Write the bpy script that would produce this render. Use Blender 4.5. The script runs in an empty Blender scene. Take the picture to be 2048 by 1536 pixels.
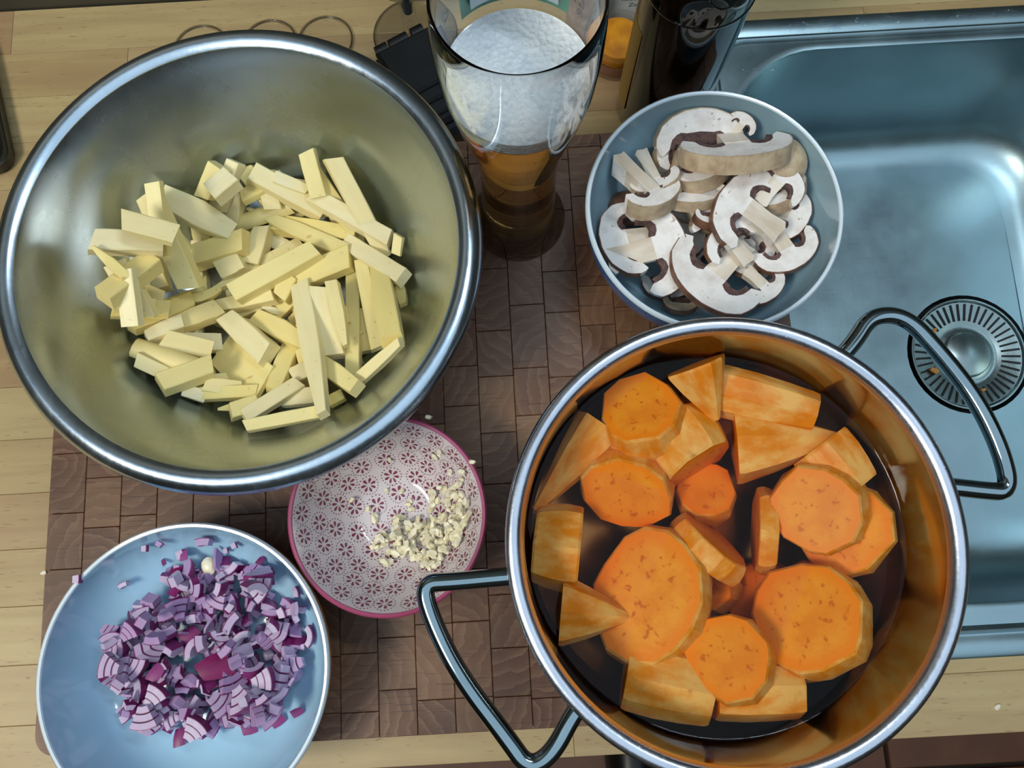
import bpy, math, random
import numpy as np
from mathutils import Vector, Matrix
from mathutils.bvhtree import BVHTree
rnd = random.Random(7)
sc = bpy.context.scene
COL = sc.collection
PI = math.pi

# ------------------------------------------------------------------ camera, world, lights, exposure
CAMH, FOC, TILT, ROLL = 0.57, 1540.0, math.radians(11), math.radians(3.2)
_X = Vector((1, 0, 0)); _U = Vector((0, math.cos(TILT), math.sin(TILT))); _D = Vector((0, math.sin(TILT), -math.cos(TILT)))
CR = math.cos(ROLL)*_X - math.sin(ROLL)*_U
CU = math.sin(ROLL)*_X + math.cos(ROLL)*_U
CC = Vector((0, 0, CAMH))
cam = bpy.data.cameras.new('camera'); camo = bpy.data.objects.new('camera', cam); COL.objects.link(camo)
cam.sensor_width = 36; cam.lens = FOC/2048*36; cam.clip_start = 0.01
camo.matrix_world = Matrix(((CR.x, CU.x, -_D.x, 0), (CR.y, CU.y, -_D.y, 0), (CR.z, CU.z, -_D.z, CAMH), (0, 0, 0, 1)))
sc.camera = camo
sc.view_settings.view_transform = 'Standard'; sc.view_settings.look = 'None'
sc.view_settings.gamma = 1; sc.view_settings.use_curve_mapping = False
sc.view_settings.exposure = 0.22
w = bpy.data.worlds.new('room'); sc.world = w; w.use_nodes = True
w.node_tree.nodes['Background'].inputs[0].default_value = (0.50, 0.63, 0.74, 1)
w.node_tree.nodes['Background'].inputs[1].default_value = 1.12

def area(name, loc, target, sx, sy, power, col):
    l = bpy.data.lights.new(name, 'AREA'); l.shape = 'RECTANGLE'; l.size = sx; l.size_y = sy; l.energy = power; l.color = col
    o = bpy.data.objects.new(name, l); COL.objects.link(o); o.location = loc
    o.rotation_euler = (Vector(target)-Vector(loc)).to_track_quat('-Z', 'Y').to_euler()
    return o
area('ceiling_lamp', (-0.85, -0.40, 1.35), (-0.20, 0.0, 0), 0.45, 0.30, 12, (1.0, 0.93, 0.78))
area('cabinet_lamp', (0.25, 0.40, 1.05), (0.10, 0.10, 0), 0.60, 0.05, 3.2, (0.80, 0.92, 1.0))

def at(px, py, z):
    """point at height z seen at pixel px, py of the photograph"""
    d = _D + CR*((px-1024)/FOC) + CU*((768-py)/FOC)
    return CC + d*((z-CAMH)/d.z)
def depth(p): return (Vector(p)-CC).dot(_D)

# ------------------------------------------------------------------ helpers
def lin(h):
    h = h.lstrip('#'); v = [int(h[i:i+2], 16)/255 for i in (0, 2, 4)]
    return tuple(c/12.92 if c <= .04045 else ((c+.055)/1.055)**2.4 for c in v) + (1,)

class NT:
    def __init__(s, name):
        s.m = bpy.data.materials.new(name); s.m.use_nodes = True; s.t = s.m.node_tree; s.t.nodes.clear()
        s.o = s.t.nodes.new('ShaderNodeOutputMaterial')
    def put(s, inp, v):
        if isinstance(v, bpy.types.Node): v = v.outputs[0]
        if isinstance(v, bpy.types.NodeSocket): s.t.links.new(v, inp)
        else: inp.default_value = v
    def n(s, typ, ins=None, **pr):
        k = s.t.nodes.new('ShaderNode'+typ)
        for a, b in pr.items(): setattr(k, a, b)
        for a, b in (ins or {}).items(): s.put(k.inputs[a], b)
        return k
    def mix(s, f, a, b, bt='MIX'):
        k = s.t.nodes.new('ShaderNodeMix'); k.data_type = 'RGBA'; k.blend_type = bt
        s.put(k.inputs[0], f); s.put(k.inputs[6], a); s.put(k.inputs[7], b)
        return k.outputs[2]
    def ramp(s, f, stops, interp='LINEAR'):
        k = s.t.nodes.new('ShaderNodeValToRGB'); s.put(k.inputs[0], f); e = k.color_ramp.elements; k.color_ramp.interpolation = interp
        while len(e) < len(stops): e.new(0.5)
        for el, (p, c) in zip(e, stops):
            el.position = p; el.color = c if len(c) == 4 else (*c, 1)
        return k.outputs[0]
    def math(s, op, a, b=0.0, c=0.0):
        k = s.t.nodes.new('ShaderNodeMath'); k.operation = op
        s.put(k.inputs[0], a); s.put(k.inputs[1], b); s.put(k.inputs[2], c)
        return k.outputs[0]
    def vmath(s, op, a, b):
        k = s.t.nodes.new('ShaderNodeVectorMath'); k.operation = op
        s.put(k.inputs[0], a); s.put(k.inputs[1], b)
        return k.outputs[0]
    def noise(s, vec, scale, detail=3, rough=.5, dist=0):
        return s.n('TexNoise', {'Vector': vec, 'Scale': scale, 'Detail': detail, 'Roughness': rough, 'Distortion': dist}).outputs[0]
    def scale(s, vec, v): return s.n('Mapping', {'Vector': vec, 'Scale': v}).outputs[0]
    def obj(s): return s.n('TexCoord').outputs['Object']
    def pos(s): return s.n('NewGeometry').outputs['Position']
    def rand(s): return s.n('ObjectInfo').outputs['Random']
    def bump(s, h, strength=.3, dist=.001):
        return s.n('Bump', {'Height': h, 'Strength': strength, 'Distance': dist}).outputs[0]
    def bsdf(s, **kw):
        k = s.t.nodes.new('ShaderNodeBsdfPrincipled')
        names = {'color': 'Base Color', 'rough': 'Roughness', 'metal': 'Metallic', 'normal': 'Normal', 'trans': 'Transmission Weight', 'ior': 'IOR',
                 'coat': 'Coat Weight', 'coatr': 'Coat Roughness', 'sss': 'Subsurface Weight', 'sssr': 'Subsurface Radius', 'ssss': 'Subsurface Scale', 'spec': 'Specular IOR Level', 'aniso': 'Anisotropic'}
        for a, b in kw.items(): s.put(k.inputs[names[a]], b)
        s.t.links.new(k.outputs[0], s.o.inputs[0]); return k
    def shader(s, sock):
        s.t.links.new(sock.outputs[0] if isinstance(sock, bpy.types.Node) else sock, s.o.inputs[0])

def black(x): return (x, x, x, 1)
BW = [(0, black(0)), (1, black(1))]

class MB:
    """collects geometry for one mesh"""
    def __init__(s): s.v = []; s.f = []; s.m = []
    def add(s, vs, fs, mi=0):
        b = len(s.v); s.v += [tuple(p) for p in vs]; s.f += [tuple(i+b for i in f) for f in fs]; s.m += [mi]*len(fs); return s
    def box(s, c, d, rz=0, mi=0, ch=0):
        x, y, z = (k/2 for k in d); cs, sn = math.cos(rz), math.sin(rz)
        P = []
        for dz in (-z, z):
            for dx, dy in ((-x, -y), (x, -y), (x, y), (-x, y)):
                P.append((c[0]+dx*cs-dy*sn, c[1]+dx*sn+dy*cs, c[2]+dz))
        return s.add(P, [(3, 2, 1, 0), (4, 5, 6, 7), (0, 1, 5, 4), (1, 2, 6, 5), (2, 3, 7, 6), (3, 0, 4, 7)], mi)
    def cbox(s, c, d, ch, mi=0):
        """box with chamfered top edges"""
        x, y, z = (k/2 for k in d); P = []
        for xx, yy, zz in ((x, y, -z), (x, y, z-ch), (x-ch, y-ch, z)):
            for sx, sy in ((-1, -1), (1, -1), (1, 1), (-1, 1)): P.append((c[0]+sx*xx, c[1]+sy*yy, c[2]+zz))
        F = [(3, 2, 1, 0), (8, 9, 10, 11)]
        for r in (0, 4):
            for i in range(4): j = (i+1) % 4; F.append((r+i, r+j, r+4+j, r+4+i))
        return s.add(P, F, mi)
    def lathe(s, prof, c=(0, 0, 0), n=64, mi=0, closed=False, a0=0):
        b = []; k = len(prof)
        for i in range(n):
            a = a0+2*PI*i/n
            for r, z in prof: b.append((c[0]+r*math.cos(a), c[1]+r*math.sin(a), c[2]+z))
        F = []
        for i in range(n):
            j = (i+1) % n
            for q in range(k if closed else k-1):
                p = (q+1) % k
                if prof[q][0] < 1e-9 and prof[p][0] < 1e-9: continue
                if prof[q][0] < 1e-9: F.append((i*k+q, j*k+p, i*k+p))
                elif prof[p][0] < 1e-9: F.append((i*k+q, j*k+q, i*k+p))
                else: F.append((i*k+q, j*k+q, j*k+p, i*k+p))
        return s.add(b, F, mi)
    def tube(s, pts, r, n=12, mi=0):
        pts = [Vector(p) for p in pts]; V = []; F = []; m = len(pts); up = Vector((0, 0, 1)); prev = None
        for i, p in enumerate(pts):
            t = (pts[min(i+1, m-1)]-pts[max(i-1, 0)]).normalized()
            if prev is None: a = t.orthogonal().normalized()
            else: a = (prev-t*prev.dot(t)).normalized()
            prev = a; bb = t.cross(a); rr = r[i] if isinstance(r, (list, tuple)) else r
            for k in range(n):
                q = 2*PI*k/n; V.append(p+a*rr*math.cos(q)+bb*rr*math.sin(q))
        for i in range(m-1):
            for k in range(n):
                l = (k+1) % n; F.append((i*n+k, i*n+l, (i+1)*n+l, (i+1)*n+k))
        F.append(tuple(range(n-1, -1, -1))); F.append(tuple((m-1)*n+k for k in range(n)))
        return s.add(V, F, mi)
    def prism(s, out, z0, z1, mi=0, mside=None, bev=0):
        n = len(out); A = sum(out[i][0]*out[(i+1) % n][1]-out[(i+1) % n][0]*out[i][1] for i in range(n))
        if A < 0: out = out[::-1]
        V = [(x, y, z0) for x, y in out]+[(x, y, z1) for x, y in out]
        s.add(V, [tuple(range(n-1, -1, -1)), tuple(range(n, 2*n))], mi)
        b = len(s.v)-2*n
        for i in range(n):
            j = (i+1) % n; s.f.append((b+i, b+j, b+n+j, b+n+i)); s.m.append(mi if mside is None else mside)
        return s
    def strip(s, A, B, z0, z1, mi=0):
        """solid between two matching polylines"""
        n = len(A)
        V = [(x, y, z0) for x, y in A]+[(x, y, z0) for x, y in B]+[(x, y, z1) for x, y in A]+[(x, y, z1) for x, y in B]
        F = []
        for i in range(n-1):
            F += [(i, n+i, n+i+1, i+1), (2*n+i, 2*n+i+1, 3*n+i+1, 3*n+i), (i, i+1, 2*n+i+1, 2*n+i), (n+i+1, n+i, 3*n+i, 3*n+i+1)]
        F += [(0, 2*n, 3*n, n), (n-1, 2*n-1, 4*n-1, 3*n-1)]
        return s.add(V, F, mi)
    def mesh(s, name, smooth=None):
        me = bpy.data.meshes.new(name); me.from_pydata(s.v, [], s.f); me.polygons.foreach_set('material_index', s.m)
        if smooth:
            me.polygons.foreach_set('use_smooth', [True]*len(s.f)); me.set_sharp_from_angle(angle=math.radians(smooth))
        me.update(); return me

def link(name, me, mats, parent=None, loc=None):
    if isinstance(me, MB): me = me.mesh(name, 40)
    if mats is not None and len(me.materials) == 0:
        for m in (mats if isinstance(mats, (list, tuple)) else [mats]): me.materials.append(m)
    o = bpy.data.objects.new(name, me); COL.objects.link(o)
    if parent: o.parent = parent
    if loc is not None: o.location = loc
    return o
def tag(o, label=None, cat=None, group=None, kind=None):
    for k, v in (('label', label), ('category', cat), ('group', group), ('kind', kind)):
        if v: o[k] = v
    return o
def thing(name, label, cat, loc=(0, 0, 0), group=None):
    o = bpy.data.objects.new(name, None); COL.objects.link(o); o.location = loc; o.empty_display_size = .01
    return tag(o, label, cat, group)

# ------------------------------------------------------------------ materials
def m_plain(name, c, rough=.5, metal=0, coat=0, **k):
    t = NT(name); t.bsdf(color=c if not isinstance(c, str) else lin(c), rough=rough, metal=metal, coat=coat, **k); return t.m

def m_beech():
    t = NT('beech wood'); p = t.obj(); r = t.rand()
    off = t.n('CombineXYZ', {'X': t.math('MULTIPLY', r, 7.3), 'Y': t.math('MULTIPLY', r, 3.1), 'Z': t.math('MULTIPLY', r, 5.7)})
    q = t.vmath('ADD', p, off)
    g = t.noise(t.scale(q, (6, 70, 30)), 1.0, 5, .55, .6)
    base = t.ramp(r, [(0, lin('#B39B6E')), (.3, lin('#BEA97A')), (.55, lin('#A98B66')), (.8, lin('#C2B080')), (1, lin('#B0946C'))])
    c = t.mix(t.ramp(g, [(.35, black(0)), (.7, black(.45))]), base, lin('#8E6E4C'))
    fl = t.noise(t.scale(q, (90, 700, 200)), 1.0, 2, .5)
    c = t.mix(t.ramp(fl, [(.64, black(0)), (.72, black(.55))]), c, lin('#7D5A38'))
    t.bsdf(color=c, rough=.42, normal=t.bump(fl, .12, .0004)); return t.m

def m_block():
    t = NT('end grain wood'); p = t.obj(); r = t.rand()
    wn = t.n('TexWhiteNoise', {'W': r}, noise_dimensions='1D').outputs['Color']
    off = t.vmath('MULTIPLY', t.vmath('SUBTRACT', wn, (.5, .5, .5)), (.11, .11, 0))
    q = t.vmath('ADD', p, off)
    wv = t.n('TexWave', {'Vector': q, 'Scale': 38, 'Distortion': 6.0, 'Detail': 4, 'Detail Scale': 1.6}, wave_type='RINGS', rings_direction='Z', wave_profile='SAW').outputs[1]
    base = t.ramp(r, [(0, lin('#62402F')), (.18, lin('#724E3A')), (.36, lin('#573628')), (.55, lin('#7E5A40')), (.72, lin('#644130')), (.88, lin('#755540')), (1, lin('#977858'))])
    c = t.mix(t.ramp(wv, [(0, black(0)), (.6, black(.16)), (1, black(.5))]), base, lin('#93765A'))
    w2 = t.noise(t.pos(), 14, 4, .6)
    c = t.mix(t.ramp(w2, [(.36, black(.55)), (.62, black(0))]), c, lin('#3E2A21'))
    # knife marks
    rot = t.n('Mapping', {'Vector': t.pos(), 'Rotation': (0, 0, .75), 'Scale': (30, 900, 1)}).outputs[0]
    k1 = t.noise(rot, 1, 1, .4)
    rot2 = t.n('Mapping', {'Vector': t.pos(), 'Rotation': (0, 0, -.5), 'Scale': (25, 800, 1)}).outputs[0]
    k2 = t.noise(rot2, 1, 1, .4)
    c = t.mix(t.ramp(k1, [(.66, black(0)), (.70, black(.6))]), c, lin('#3A261E'))
    c = t.mix(t.ramp(k2, [(.67, black(0)), (.71, black(.5))]), c, lin('#3A261E'))
    t.bsdf(color=c, rough=.44, spec=.4, normal=t.bump(t.noise(p, 900, 2), .12, .0003)); return t.m

def m_steel(name, col, rough=.2, scr=.06, brushed=None, bump=.03):
    t = NT(name); p = t.obj()
    n1 = t.noise(p, 18, 4, .6); n2 = t.noise(t.scale(p, (300, 40, 300)), 1, 3, .6); n3 = t.noise(t.scale(p, (60, 400, 100)), 1, 2, .6)
    rg = t.math('ADD', rough, t.math('MULTIPLY', t.math('SUBTRACT', n1, .5), .22))
    rg = t.math('ADD', rg, t.math('MULTIPLY', t.math('SUBTRACT', n2, .5), scr*2))
    c = t.mix(t.ramp(n1, [(.3, black(0)), (.7, black(1))]), tuple(x*.86 for x in lin(col)[:3])+(1,), lin(col))
    t.bsdf(color=c, rough=rg, metal=1, normal=t.bump(t.math('ADD', n2, n3), bump, .0006)); return t.m

def m_ceramic(name, col, rough=.12, col2=None):
    t = NT(name)
    t.bsdf(color=lin(col), rough=rough, coat=.5, coatr=.05); return t.m

def m_clear(name, col=(1, 1, 1, 1), refl=1.0, ior=1.33, bump=0):
    """clear thin liquid or glass: straight-through transparency with a fresnel sheen"""
    t = NT(name); kw = {}
    if bump: kw = {'Normal': t.bump(t.noise(t.pos(), 60, 2), bump, .002)}
    fa = t.n('LayerWeight', {'Blend': .5, **kw}).outputs['Facing']; f0 = ((ior-1)/(ior+1))**2
    f = t.math('MULTIPLY_ADD', t.math('POWER', fa, 5.0), 1-f0, f0); tr = t.n('BsdfTransparent', {'Color': col}); gl = t.n('BsdfGlossy', {'Roughness': .02, **kw})
    mx = t.n('MixShader', {0: t.math('MULTIPLY', f, refl), 1: tr, 2: gl}); t.shader(mx); return t.m

def m_glass(name, col=(1, 1, 1, 1), ior=1.45, rough=0):
    t = NT(name); t.bsdf(color=col, rough=rough, trans=1, ior=ior); return t.m

def m_root():
    t = NT('parsnip flesh'); p = t.obj(); r = t.rand()
    g = t.noise(t.scale(p, (25, 160, 160)), 1, 4, .6)
    base = t.ramp(r, [(0, lin('#EDDFA0')), (.35, lin('#EAD88C')), (.65, lin('#F0E6BE')), (1, lin('#E8D27C'))])
    c = t.mix(t.ramp(g, [(.4, black(0)), (.75, black(.4))]), base, lin('#DDC478'))
    sp = t.noise(p, 130, 1, .4)
    c = t.mix(t.ramp(sp, [(.75, black(0)), (.8, black(.5))]), c, lin('#B08A4A'))
    t.bsdf(color=c, rough=.45, sss=.25, sssr=(.006, .004, .002), ssss=.6, normal=t.bump(g, .15, .0006)); return t.m

def m_sweet(name, cut):
    t = NT(name); p = t.obj(); r = t.rand()
    n1 = t.noise(p, 60, 5, .65); n2 = t.noise(p, 230, 2, .5)
    if cut:
        base = t.ramp(r, [(0, lin('#DC841A')), (.5, lin('#DE8C22')), (1, lin('#D87A12'))])
        c = t.mix(t.ramp(n1, [(.42, black(0)), (.62, black(.55))]), base, lin('#CE6A0C'))
        c = t.mix(t.ramp(n2, [(.60, black(0)), (.68, black(.8))]), c, lin('#B85504'))
        v = t.n('TexCoord').outputs['UV']
        uv = t.n('SeparateXYZ', {0: v}).outputs[0]
        c = t.mix(t.ramp(uv, [(.70, black(0)), (.92, black(.9))]), c, lin('#DE7606'))
    else:
        s = t.noise(t.scale(p, (75, 75, 40)), 1, 4, .6)
        base = t.ramp(r, [(0, lin('#D67A0E')), (.5, lin('#D38216')), (1, lin('#D8720A'))])
        c = t.mix(t.ramp(s, [(.38, black(0)), (.60, black(.9))]), base, lin('#DDAA5C'))
        c = t.mix(t.ramp(n1, [(.3, black(.5)), (.5, black(0))]), c, lin('#C46A08'))
        sp = t.noise(p, 75, 2, .5)
        c = t.mix(t.ramp(sp, [(.72, black(0)), (.78, black(.7))]), c, lin('#7A4A20'))
    t.bsdf(color=c, rough=.48, spec=.28, sss=.0, sssr=(.008, .003, .001), ssss=.5, normal=t.bump(n2, .25, .0006)); return t.m

def m_noise(name, a, b, scale, rough=.5, lo=.35, hi=.65, bump=.2, spots=None, stretch=(1, 1, 1), coat=0, bdist=.0008):
    t = NT(name); p = t.scale(t.obj(), stretch); r = t.rand()
    q = t.vmath('ADD', p, t.n('CombineXYZ', {'X': t.math('MULTIPLY', r, 3.0), 'Y': r, 'Z': 0.0}))
    n1 = t.noise(q, scale, 4, .6)
    c = t.mix(t.ramp(n1, [(lo, black(0)), (hi, black(1))]), lin(a), lin(b))
    if spots:
        n2 = t.noise(q, spots[1], 2, .5)
        c = t.mix(t.ramp(n2, [(spots[2], black(0)), (spots[2]+.05, black(.8))]), c, lin(spots[0]))
    t.bsdf(color=c, rough=rough, coat=coat, normal=t.bump(n1, bump, bdist)); return t.m

def m_onion(name, cols, rough=.5):
    t = NT(name); p = t.obj(); r = t.rand()
    base = t.ramp(r, [(i/(len(cols)-1), lin(c)) for i, c in enumerate(cols)])
    n1 = t.noise(t.scale(p, (90, 300, 120)), 1, 3, .5)
    c = t.mix(t.ramp(n1, [(.4, black(0)), (.75, black(.5))]), base, lin(cols[-1]))
    t.bsdf(color=c, rough=rough, sss=.15, sssr=(.003, .001, .003), ssss=.5, spec=.3); return t.m

M = {}
M['beech'] = m_beech(); M['block'] = m_block()
M['glue'] = m_plain('dark joint', '#2E1D15', .8); M['beech_core'] = m_plain('beech core', '#8A6844', .7)
M['bowl_steel'] = m_steel('brushed bowl steel', '#B8C2C8', .27, .03, bump=.003)
M['rim_steel'] = m_steel('polished rim steel', '#CBDCEB', .24, .08, bump=.06)
M['pot_steel'] = m_steel('pot steel', '#B4B6B4', .17, .04)
M['pot_rim'] = m_steel('pot rim steel', '#DADFEC', .26, .08, bump=.08)
M['handle'] = m_steel('handle steel', '#9DB0B8', .1, .02, bump=.01)
M['sink'] = m_steel('sink steel', '#A9C2CA', .36, .015, bump=.05)
M['drain'] = m_steel('strainer steel', '#9DAAAA', .25, .06)
M['dark'] = m_plain('gap shade', '#0C0F10', .6)  # near-black colour stands in for shade inside the drain openings
M['blue_coat'] = m_plain('blue coating', '#0F4E9A', .2, coat=.4)
M['root'] = m_root()
M['cut'] = m_sweet('sweet potato cut', True); M['peel'] = m_sweet('sweet potato peeled side', False)
M['water'] = m_clear('cooking water', (1, .97, .92, 1), .8, 1.33, .05)
_v = M['water'].node_tree.nodes.new('ShaderNodeVolumeAbsorption'); _v.inputs[0].default_value = (.92, .60, .22, 1); _v.inputs[1].default_value = 20
M['water'].node_tree.links.new(_v.outputs[0], M['water'].node_tree.nodes['Material Output'].inputs[1])
M['drop'] = m_clear('water drop', (.97, .98, 1, 1), 1.6, 1.4)
M['flesh'] = m_noise('mushroom flesh', '#F1ECE8', '#D9CFC8', 90, .55, .42, .72, .25, ('#A98F80', 260, .68))
M['gill'] = m_noise('mushroom gills', '#6A4E48', '#3E2A28', 260, .7, .35, .65, .6, None, (1, 1, 1))
M['skin'] = m_noise('mushroom skin', '#CBB798', '#A58A70', 120, .5, .35, .7, .3)
M['skin_dark'] = m_noise('brown mushroom skin', '#8A6048', '#5F3E30', 100, .5)
M['stem'] = m_noise('mushroom stem', '#E9DFD0', '#C9B49C', 70, .55, .4, .7, .5, None, (1, .25, 1))
M['garlic'] = m_noise('garlic', '#F6F0DA', '#EADFB4', 200, .35, .35, .65, .15, coat=.2)
M['oflesh'] = m_onion('onion flesh', ['#BFAECB', '#D0C4DA', '#AE92BC', '#C9BBD4', '#A080B0', '#B598C0'])
M['oskin'] = m_onion('onion skin', ['#7E2668', '#6E1C56', '#8C3A78', '#601250', '#93447F'], .36)
M['odark'] = m_onion('dark onion skin', ['#6C0F48', '#7E1A58', '#8E2A66'], .25)
M['white_bowl'] = m_ceramic('pale blue white glaze', '#A6D0EA'); M['grey_bowl'] = m_ceramic('grey blue glaze', '#97B8CA')
M['rim_white'] = m_ceramic('white glaze rim', '#D6E6F2', .1)
M['blue_out'] = m_ceramic('blue glaze', '#1F6FB8', .12); M['orange_out'] = m_ceramic('orange glaze', '#D09A4A', .15)
M['gbowl'] = m_ceramic('cream glaze', '#D3C8CB', .1); M['pink'] = m_ceramic('pink glaze', '#A84C70', .12); M['print'] = m_plain('mauve print', '#7C3A4C', .25)
M['glass'] = m_glass('clear glass', (.985, 1, .995, 1)); M['thin_glass'] = m_clear('thin clear glass', (.993, .994, .992, 1), 1.2, 1.5); M['glass_edge'] = m_clear('glass edge', (.62, .60, .56, 1), 3.0, 1.5)
M['brown_glass'] = m_plain('dark brown glass', '#120C04', .06, coat=.6)
M['gold'] = m_plain('gold label paper', '#B08A3A', .45); M['teal_highlight'] = m_plain('teal label highlight', '#6FA3AE', .4)
M['black_plastic'] = m_noise('black plastic', '#0B1014', '#06090C', 60, .5)
M['carton'] = m_plain('white carton', '#C9D2D8', .5); M['ink'] = m_plain('grey ink', '#4A5058', .6); M['black_ink'] = m_plain('black ink', '#0E0E10', .4)
M['green'] = m_plain('green print', '#2F9E7A', .3); M['silver'] = m_plain('silver print', '#B8C4C8', .3, .6)
M['amber_wax'] = m_noise('amber wax', '#D9920E', '#B5700A', 60, .4); M['brown_band'] = m_plain('brown band', '#7C5440', .4)
M['beige'] = m_noise('beige paper', '#B9A294', '#8E7868', 60, .5, bump=.6, bdist=.003)
M['tray'] = m_plain('black enamel', '#15140A', .25, coat=.3)
M['tile'] = m_noise('brown tile', '#7A5038', '#6A4430', 12, .5, bump=.05); M['grout'] = m_plain('grout', '#2A211B', .9)
M['room_wall'] = m_plain('room wall paint', '#5E564A', .8)
M['wall'] = m_noise('dark backsplash', '#4A493E', '#3C3B32', 10, .5, bump=.05); M['front'] = m_plain('cabinet front', '#3A322A', .5)
M['shoe'] = m_plain('black leather', '#0A0B0A', .4)
M['scrap'] = m_plain('orange peel scrap', '#D58A3A', .45); M['crumb'] = m_plain('pale crumb', '#E6DDC6', .6)
def m_beer():
    t = NT('beer'); b = t.bsdf(color=(1, .86, .55, 1), rough=0, trans=1, ior=1.33)
    v = t.n('VolumeAbsorption', {'Color': (.96, .68, .14, 1), 'Density': 20.0}); t.t.links.new(v.outputs[0], t.o.inputs[1]); return t.m
M['beer'] = m_beer()
def m_foam():
    t = NT('beer foam'); p = t.obj(); n = t.noise(p, 140, 5, .65); v = t.n('TexVoronoi', {'Vector': p, 'Scale': 330}).outputs[0]
    big = t.noise(p, 35, 3, .5)
    c = t.mix(t.ramp(big, [(.35, black(0)), (.65, black(1))]), lin('#D2DCE6'), lin('#EEF3F8'))
    c = t.mix(t.ramp(v, [(.05, black(.7)), (.12, black(0))]), c, lin('#8A949C'))
    t.bsdf(color=c, rough=.25, coat=.5, coatr=.1, normal=t.bump(t.math('ADD', n, t.math('MULTIPLY', v, .6)), .7, .002)); return t.m
M['foam'] = m_foam()

# ------------------------------------------------------------------ setting: floor, wall, worktop, cabinet
fl = link('floor', MB().box((0.2, -.77, -.93), (4.6, 2.6, .04)), M['grout']); tag(fl, kind='structure')
T = .305
tm = MB().cbox((0, 0, 0), (T-.008, T-.008, .012), .002).mesh('tile')
for i in range(8):
    for j in range(3):
        link('tile', tm, M['tile'], fl, (-.746+i*T, -.295-j*T, -.906))
wl = link('wall_back', MB().box((0.2, .484, .65), (4.6, .06, 3.1)), M['wall']); tag(wl, kind='structure')
tag(link('wall_front', MB().box((0.2, -2.03, .65), (4.6, .06, 3.1)), M['room_wall']), kind='structure')
tag(link('wall_left', MB().box((-2.07, -.77, .65), (.06, 2.5, 3.1)), M['room_wall']), kind='structure')
tag(link('wall_right', MB().box((2.47, -.77, .65), (.06, 2.5, 3.1)), M['room_wall']), kind='structure')
cabn = thing('base_cabinet', 'dark base cabinet carrying the beech worktop and sink', 'cabinet', (0, -.1, -.9))
for nm, c, d in (('front_panel', (0, -.10+.1, .42), (1.76, .018, .84)), ('side_panel', (-.87, .275, .42), (.018, .53, .84)), ('side_panel', (.87, .275, .42), (.018, .53, .84))):
    link(nm, MB().box(c, d), M['front'], cabn)

SX0, SX1, SY0, SY1 = .160, .66, -.1034, .405      # sink outer edge
BX0, BX1, BY0, BY1 = .190, .530, -.0657, .374      # basin
wt = thing('worktop', 'beech worktop of glued staves running along the wall under everything', 'worktop', (0, .15, -.04))
core = MB()
def solid(x0, x1, y0, y1, z0, z1, mb): mb.box(((x0+x1)/2, (y0+y1)/2, (z0+z1)/2), (x1-x0, y1-y0, z1-z0))
hx0, hx1, hy0, hy1 = SX0+.006, SX1-.006, SY0+.006, SY1-.006
for a in ((-.9, hx0, -.153, .453), (hx1, .9, -.153, .453), (hx0, hx1, -.153, hy0), (hx0, hx1, hy1, .453)):
    solid(a[0], a[1], a[2]-.15, a[3]-.15, 0, .032, core)
co = link('core', core, M['beech_core'], wt)
r2 = random.Random(11)
rows = 15; rh = .606/rows
for k in range(rows):
    y0 = -.153+k*rh; y1 = y0+rh; x = -.9-r2.random()*.3
    while x < .9:
        L = r2.uniform(.28, .62); a, b = max(x, -.9), min(x+L, .9); x += L
        if b-a < .01: continue
        segs = [(a, b, y0, y1)]
        if y1 > hy0 and y0 < hy1:           # cut around the sink opening
            segs = []
            if a < hx0: segs.append((a, min(b, hx0), y0, y1))
            if b > hx1: segs.append((max(a, hx1), b, y0, y1))
            if b > hx0 and a < hx1:
                aa, bb = max(a, hx0), min(b, hx1)
                if y0 < hy0: segs.append((aa, bb, y0, hy0))
                if y1 > hy1: segs.append((aa, bb, hy1, y1))
        for (p, q, u, v) in segs:
            if q-p < .004 or v-u < .002: continue
            link('stave', MB().cbox((0, 0, 0), (q-p-.0002, v-u-.0002, .008), .0003).mesh('stave'), M['beech'], wt, ((p+q)/2, (u+v)/2-.15, .036))

# ------------------------------------------------------------------ sink
def rrect(x0, x1, y0, y1, r, z, n=10):
    P = []
    for cx, cy, a in ((x1-r, y1-r, 0), (x0+r, y1-r, PI/2), (x0+r, y0+r, PI), (x1-r, y0+r, 3*PI/2)):
        for i in range(n+1):
            q = a+PI/2*i/n; P.append((cx+r*math.cos(q), cy+r*math.sin(q), z))
    return P
def loops(mb, L, cap=False, mi=0):
    n = len(L[0]); V = [p for l in L for p in l]; F = []
    for a in range(len(L)-1):
        for i in range(n):
            j = (i+1) % n; F.append((a*n+i, a*n+j, (a+1)*n+j, (a+1)*n+i))
    if cap: F.append(tuple((len(L)-1)*n+i for i in range(n)))
    return mb.add(V, F, mi)
snk = thing('sink', 'stainless steel sink let into the beech worktop', 'sink', (0, 0, 0))
L = []
for ins, z in ((0, .0), (.0005, .0015), (.002, .0024), (.013, .0026), (.0148, .0012), (.0165, .0012), (.0178, .0042), (.0195, .0048), (.0212, .0036), (.0225, .0018)):
    L.append(rrect(SX0+ins, SX1-ins, SY0+ins, SY1-ins, .03-ins*.3, z))
for ins, z in ((-.006, .0018), (-.0035, .0022), (-.001, .0012), (.0, -.002), (.004, -.09)):
    L.append(rrect(BX0+ins, BX1-ins, BY0+ins, BY1-ins, .075-ins*.5, z))
for k in range(1, 8):
    q = k/7*PI/2; ins = .004+.034*(1-math.cos(q)); z = -.112-.036*math.sin(q)
    L.append(rrect(BX0+ins, BX1-ins, BY0+ins, BY1-ins, .073-ins*.5, z))
DC = (.436, .1445, -.15)
L.append(rrect(DC[0]-.058, DC[0]+.058, DC[1]-.058, DC[1]+.058, .0579, -.1495))
link('basin', loops(MB(), L), M['sink'], snk)
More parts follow.
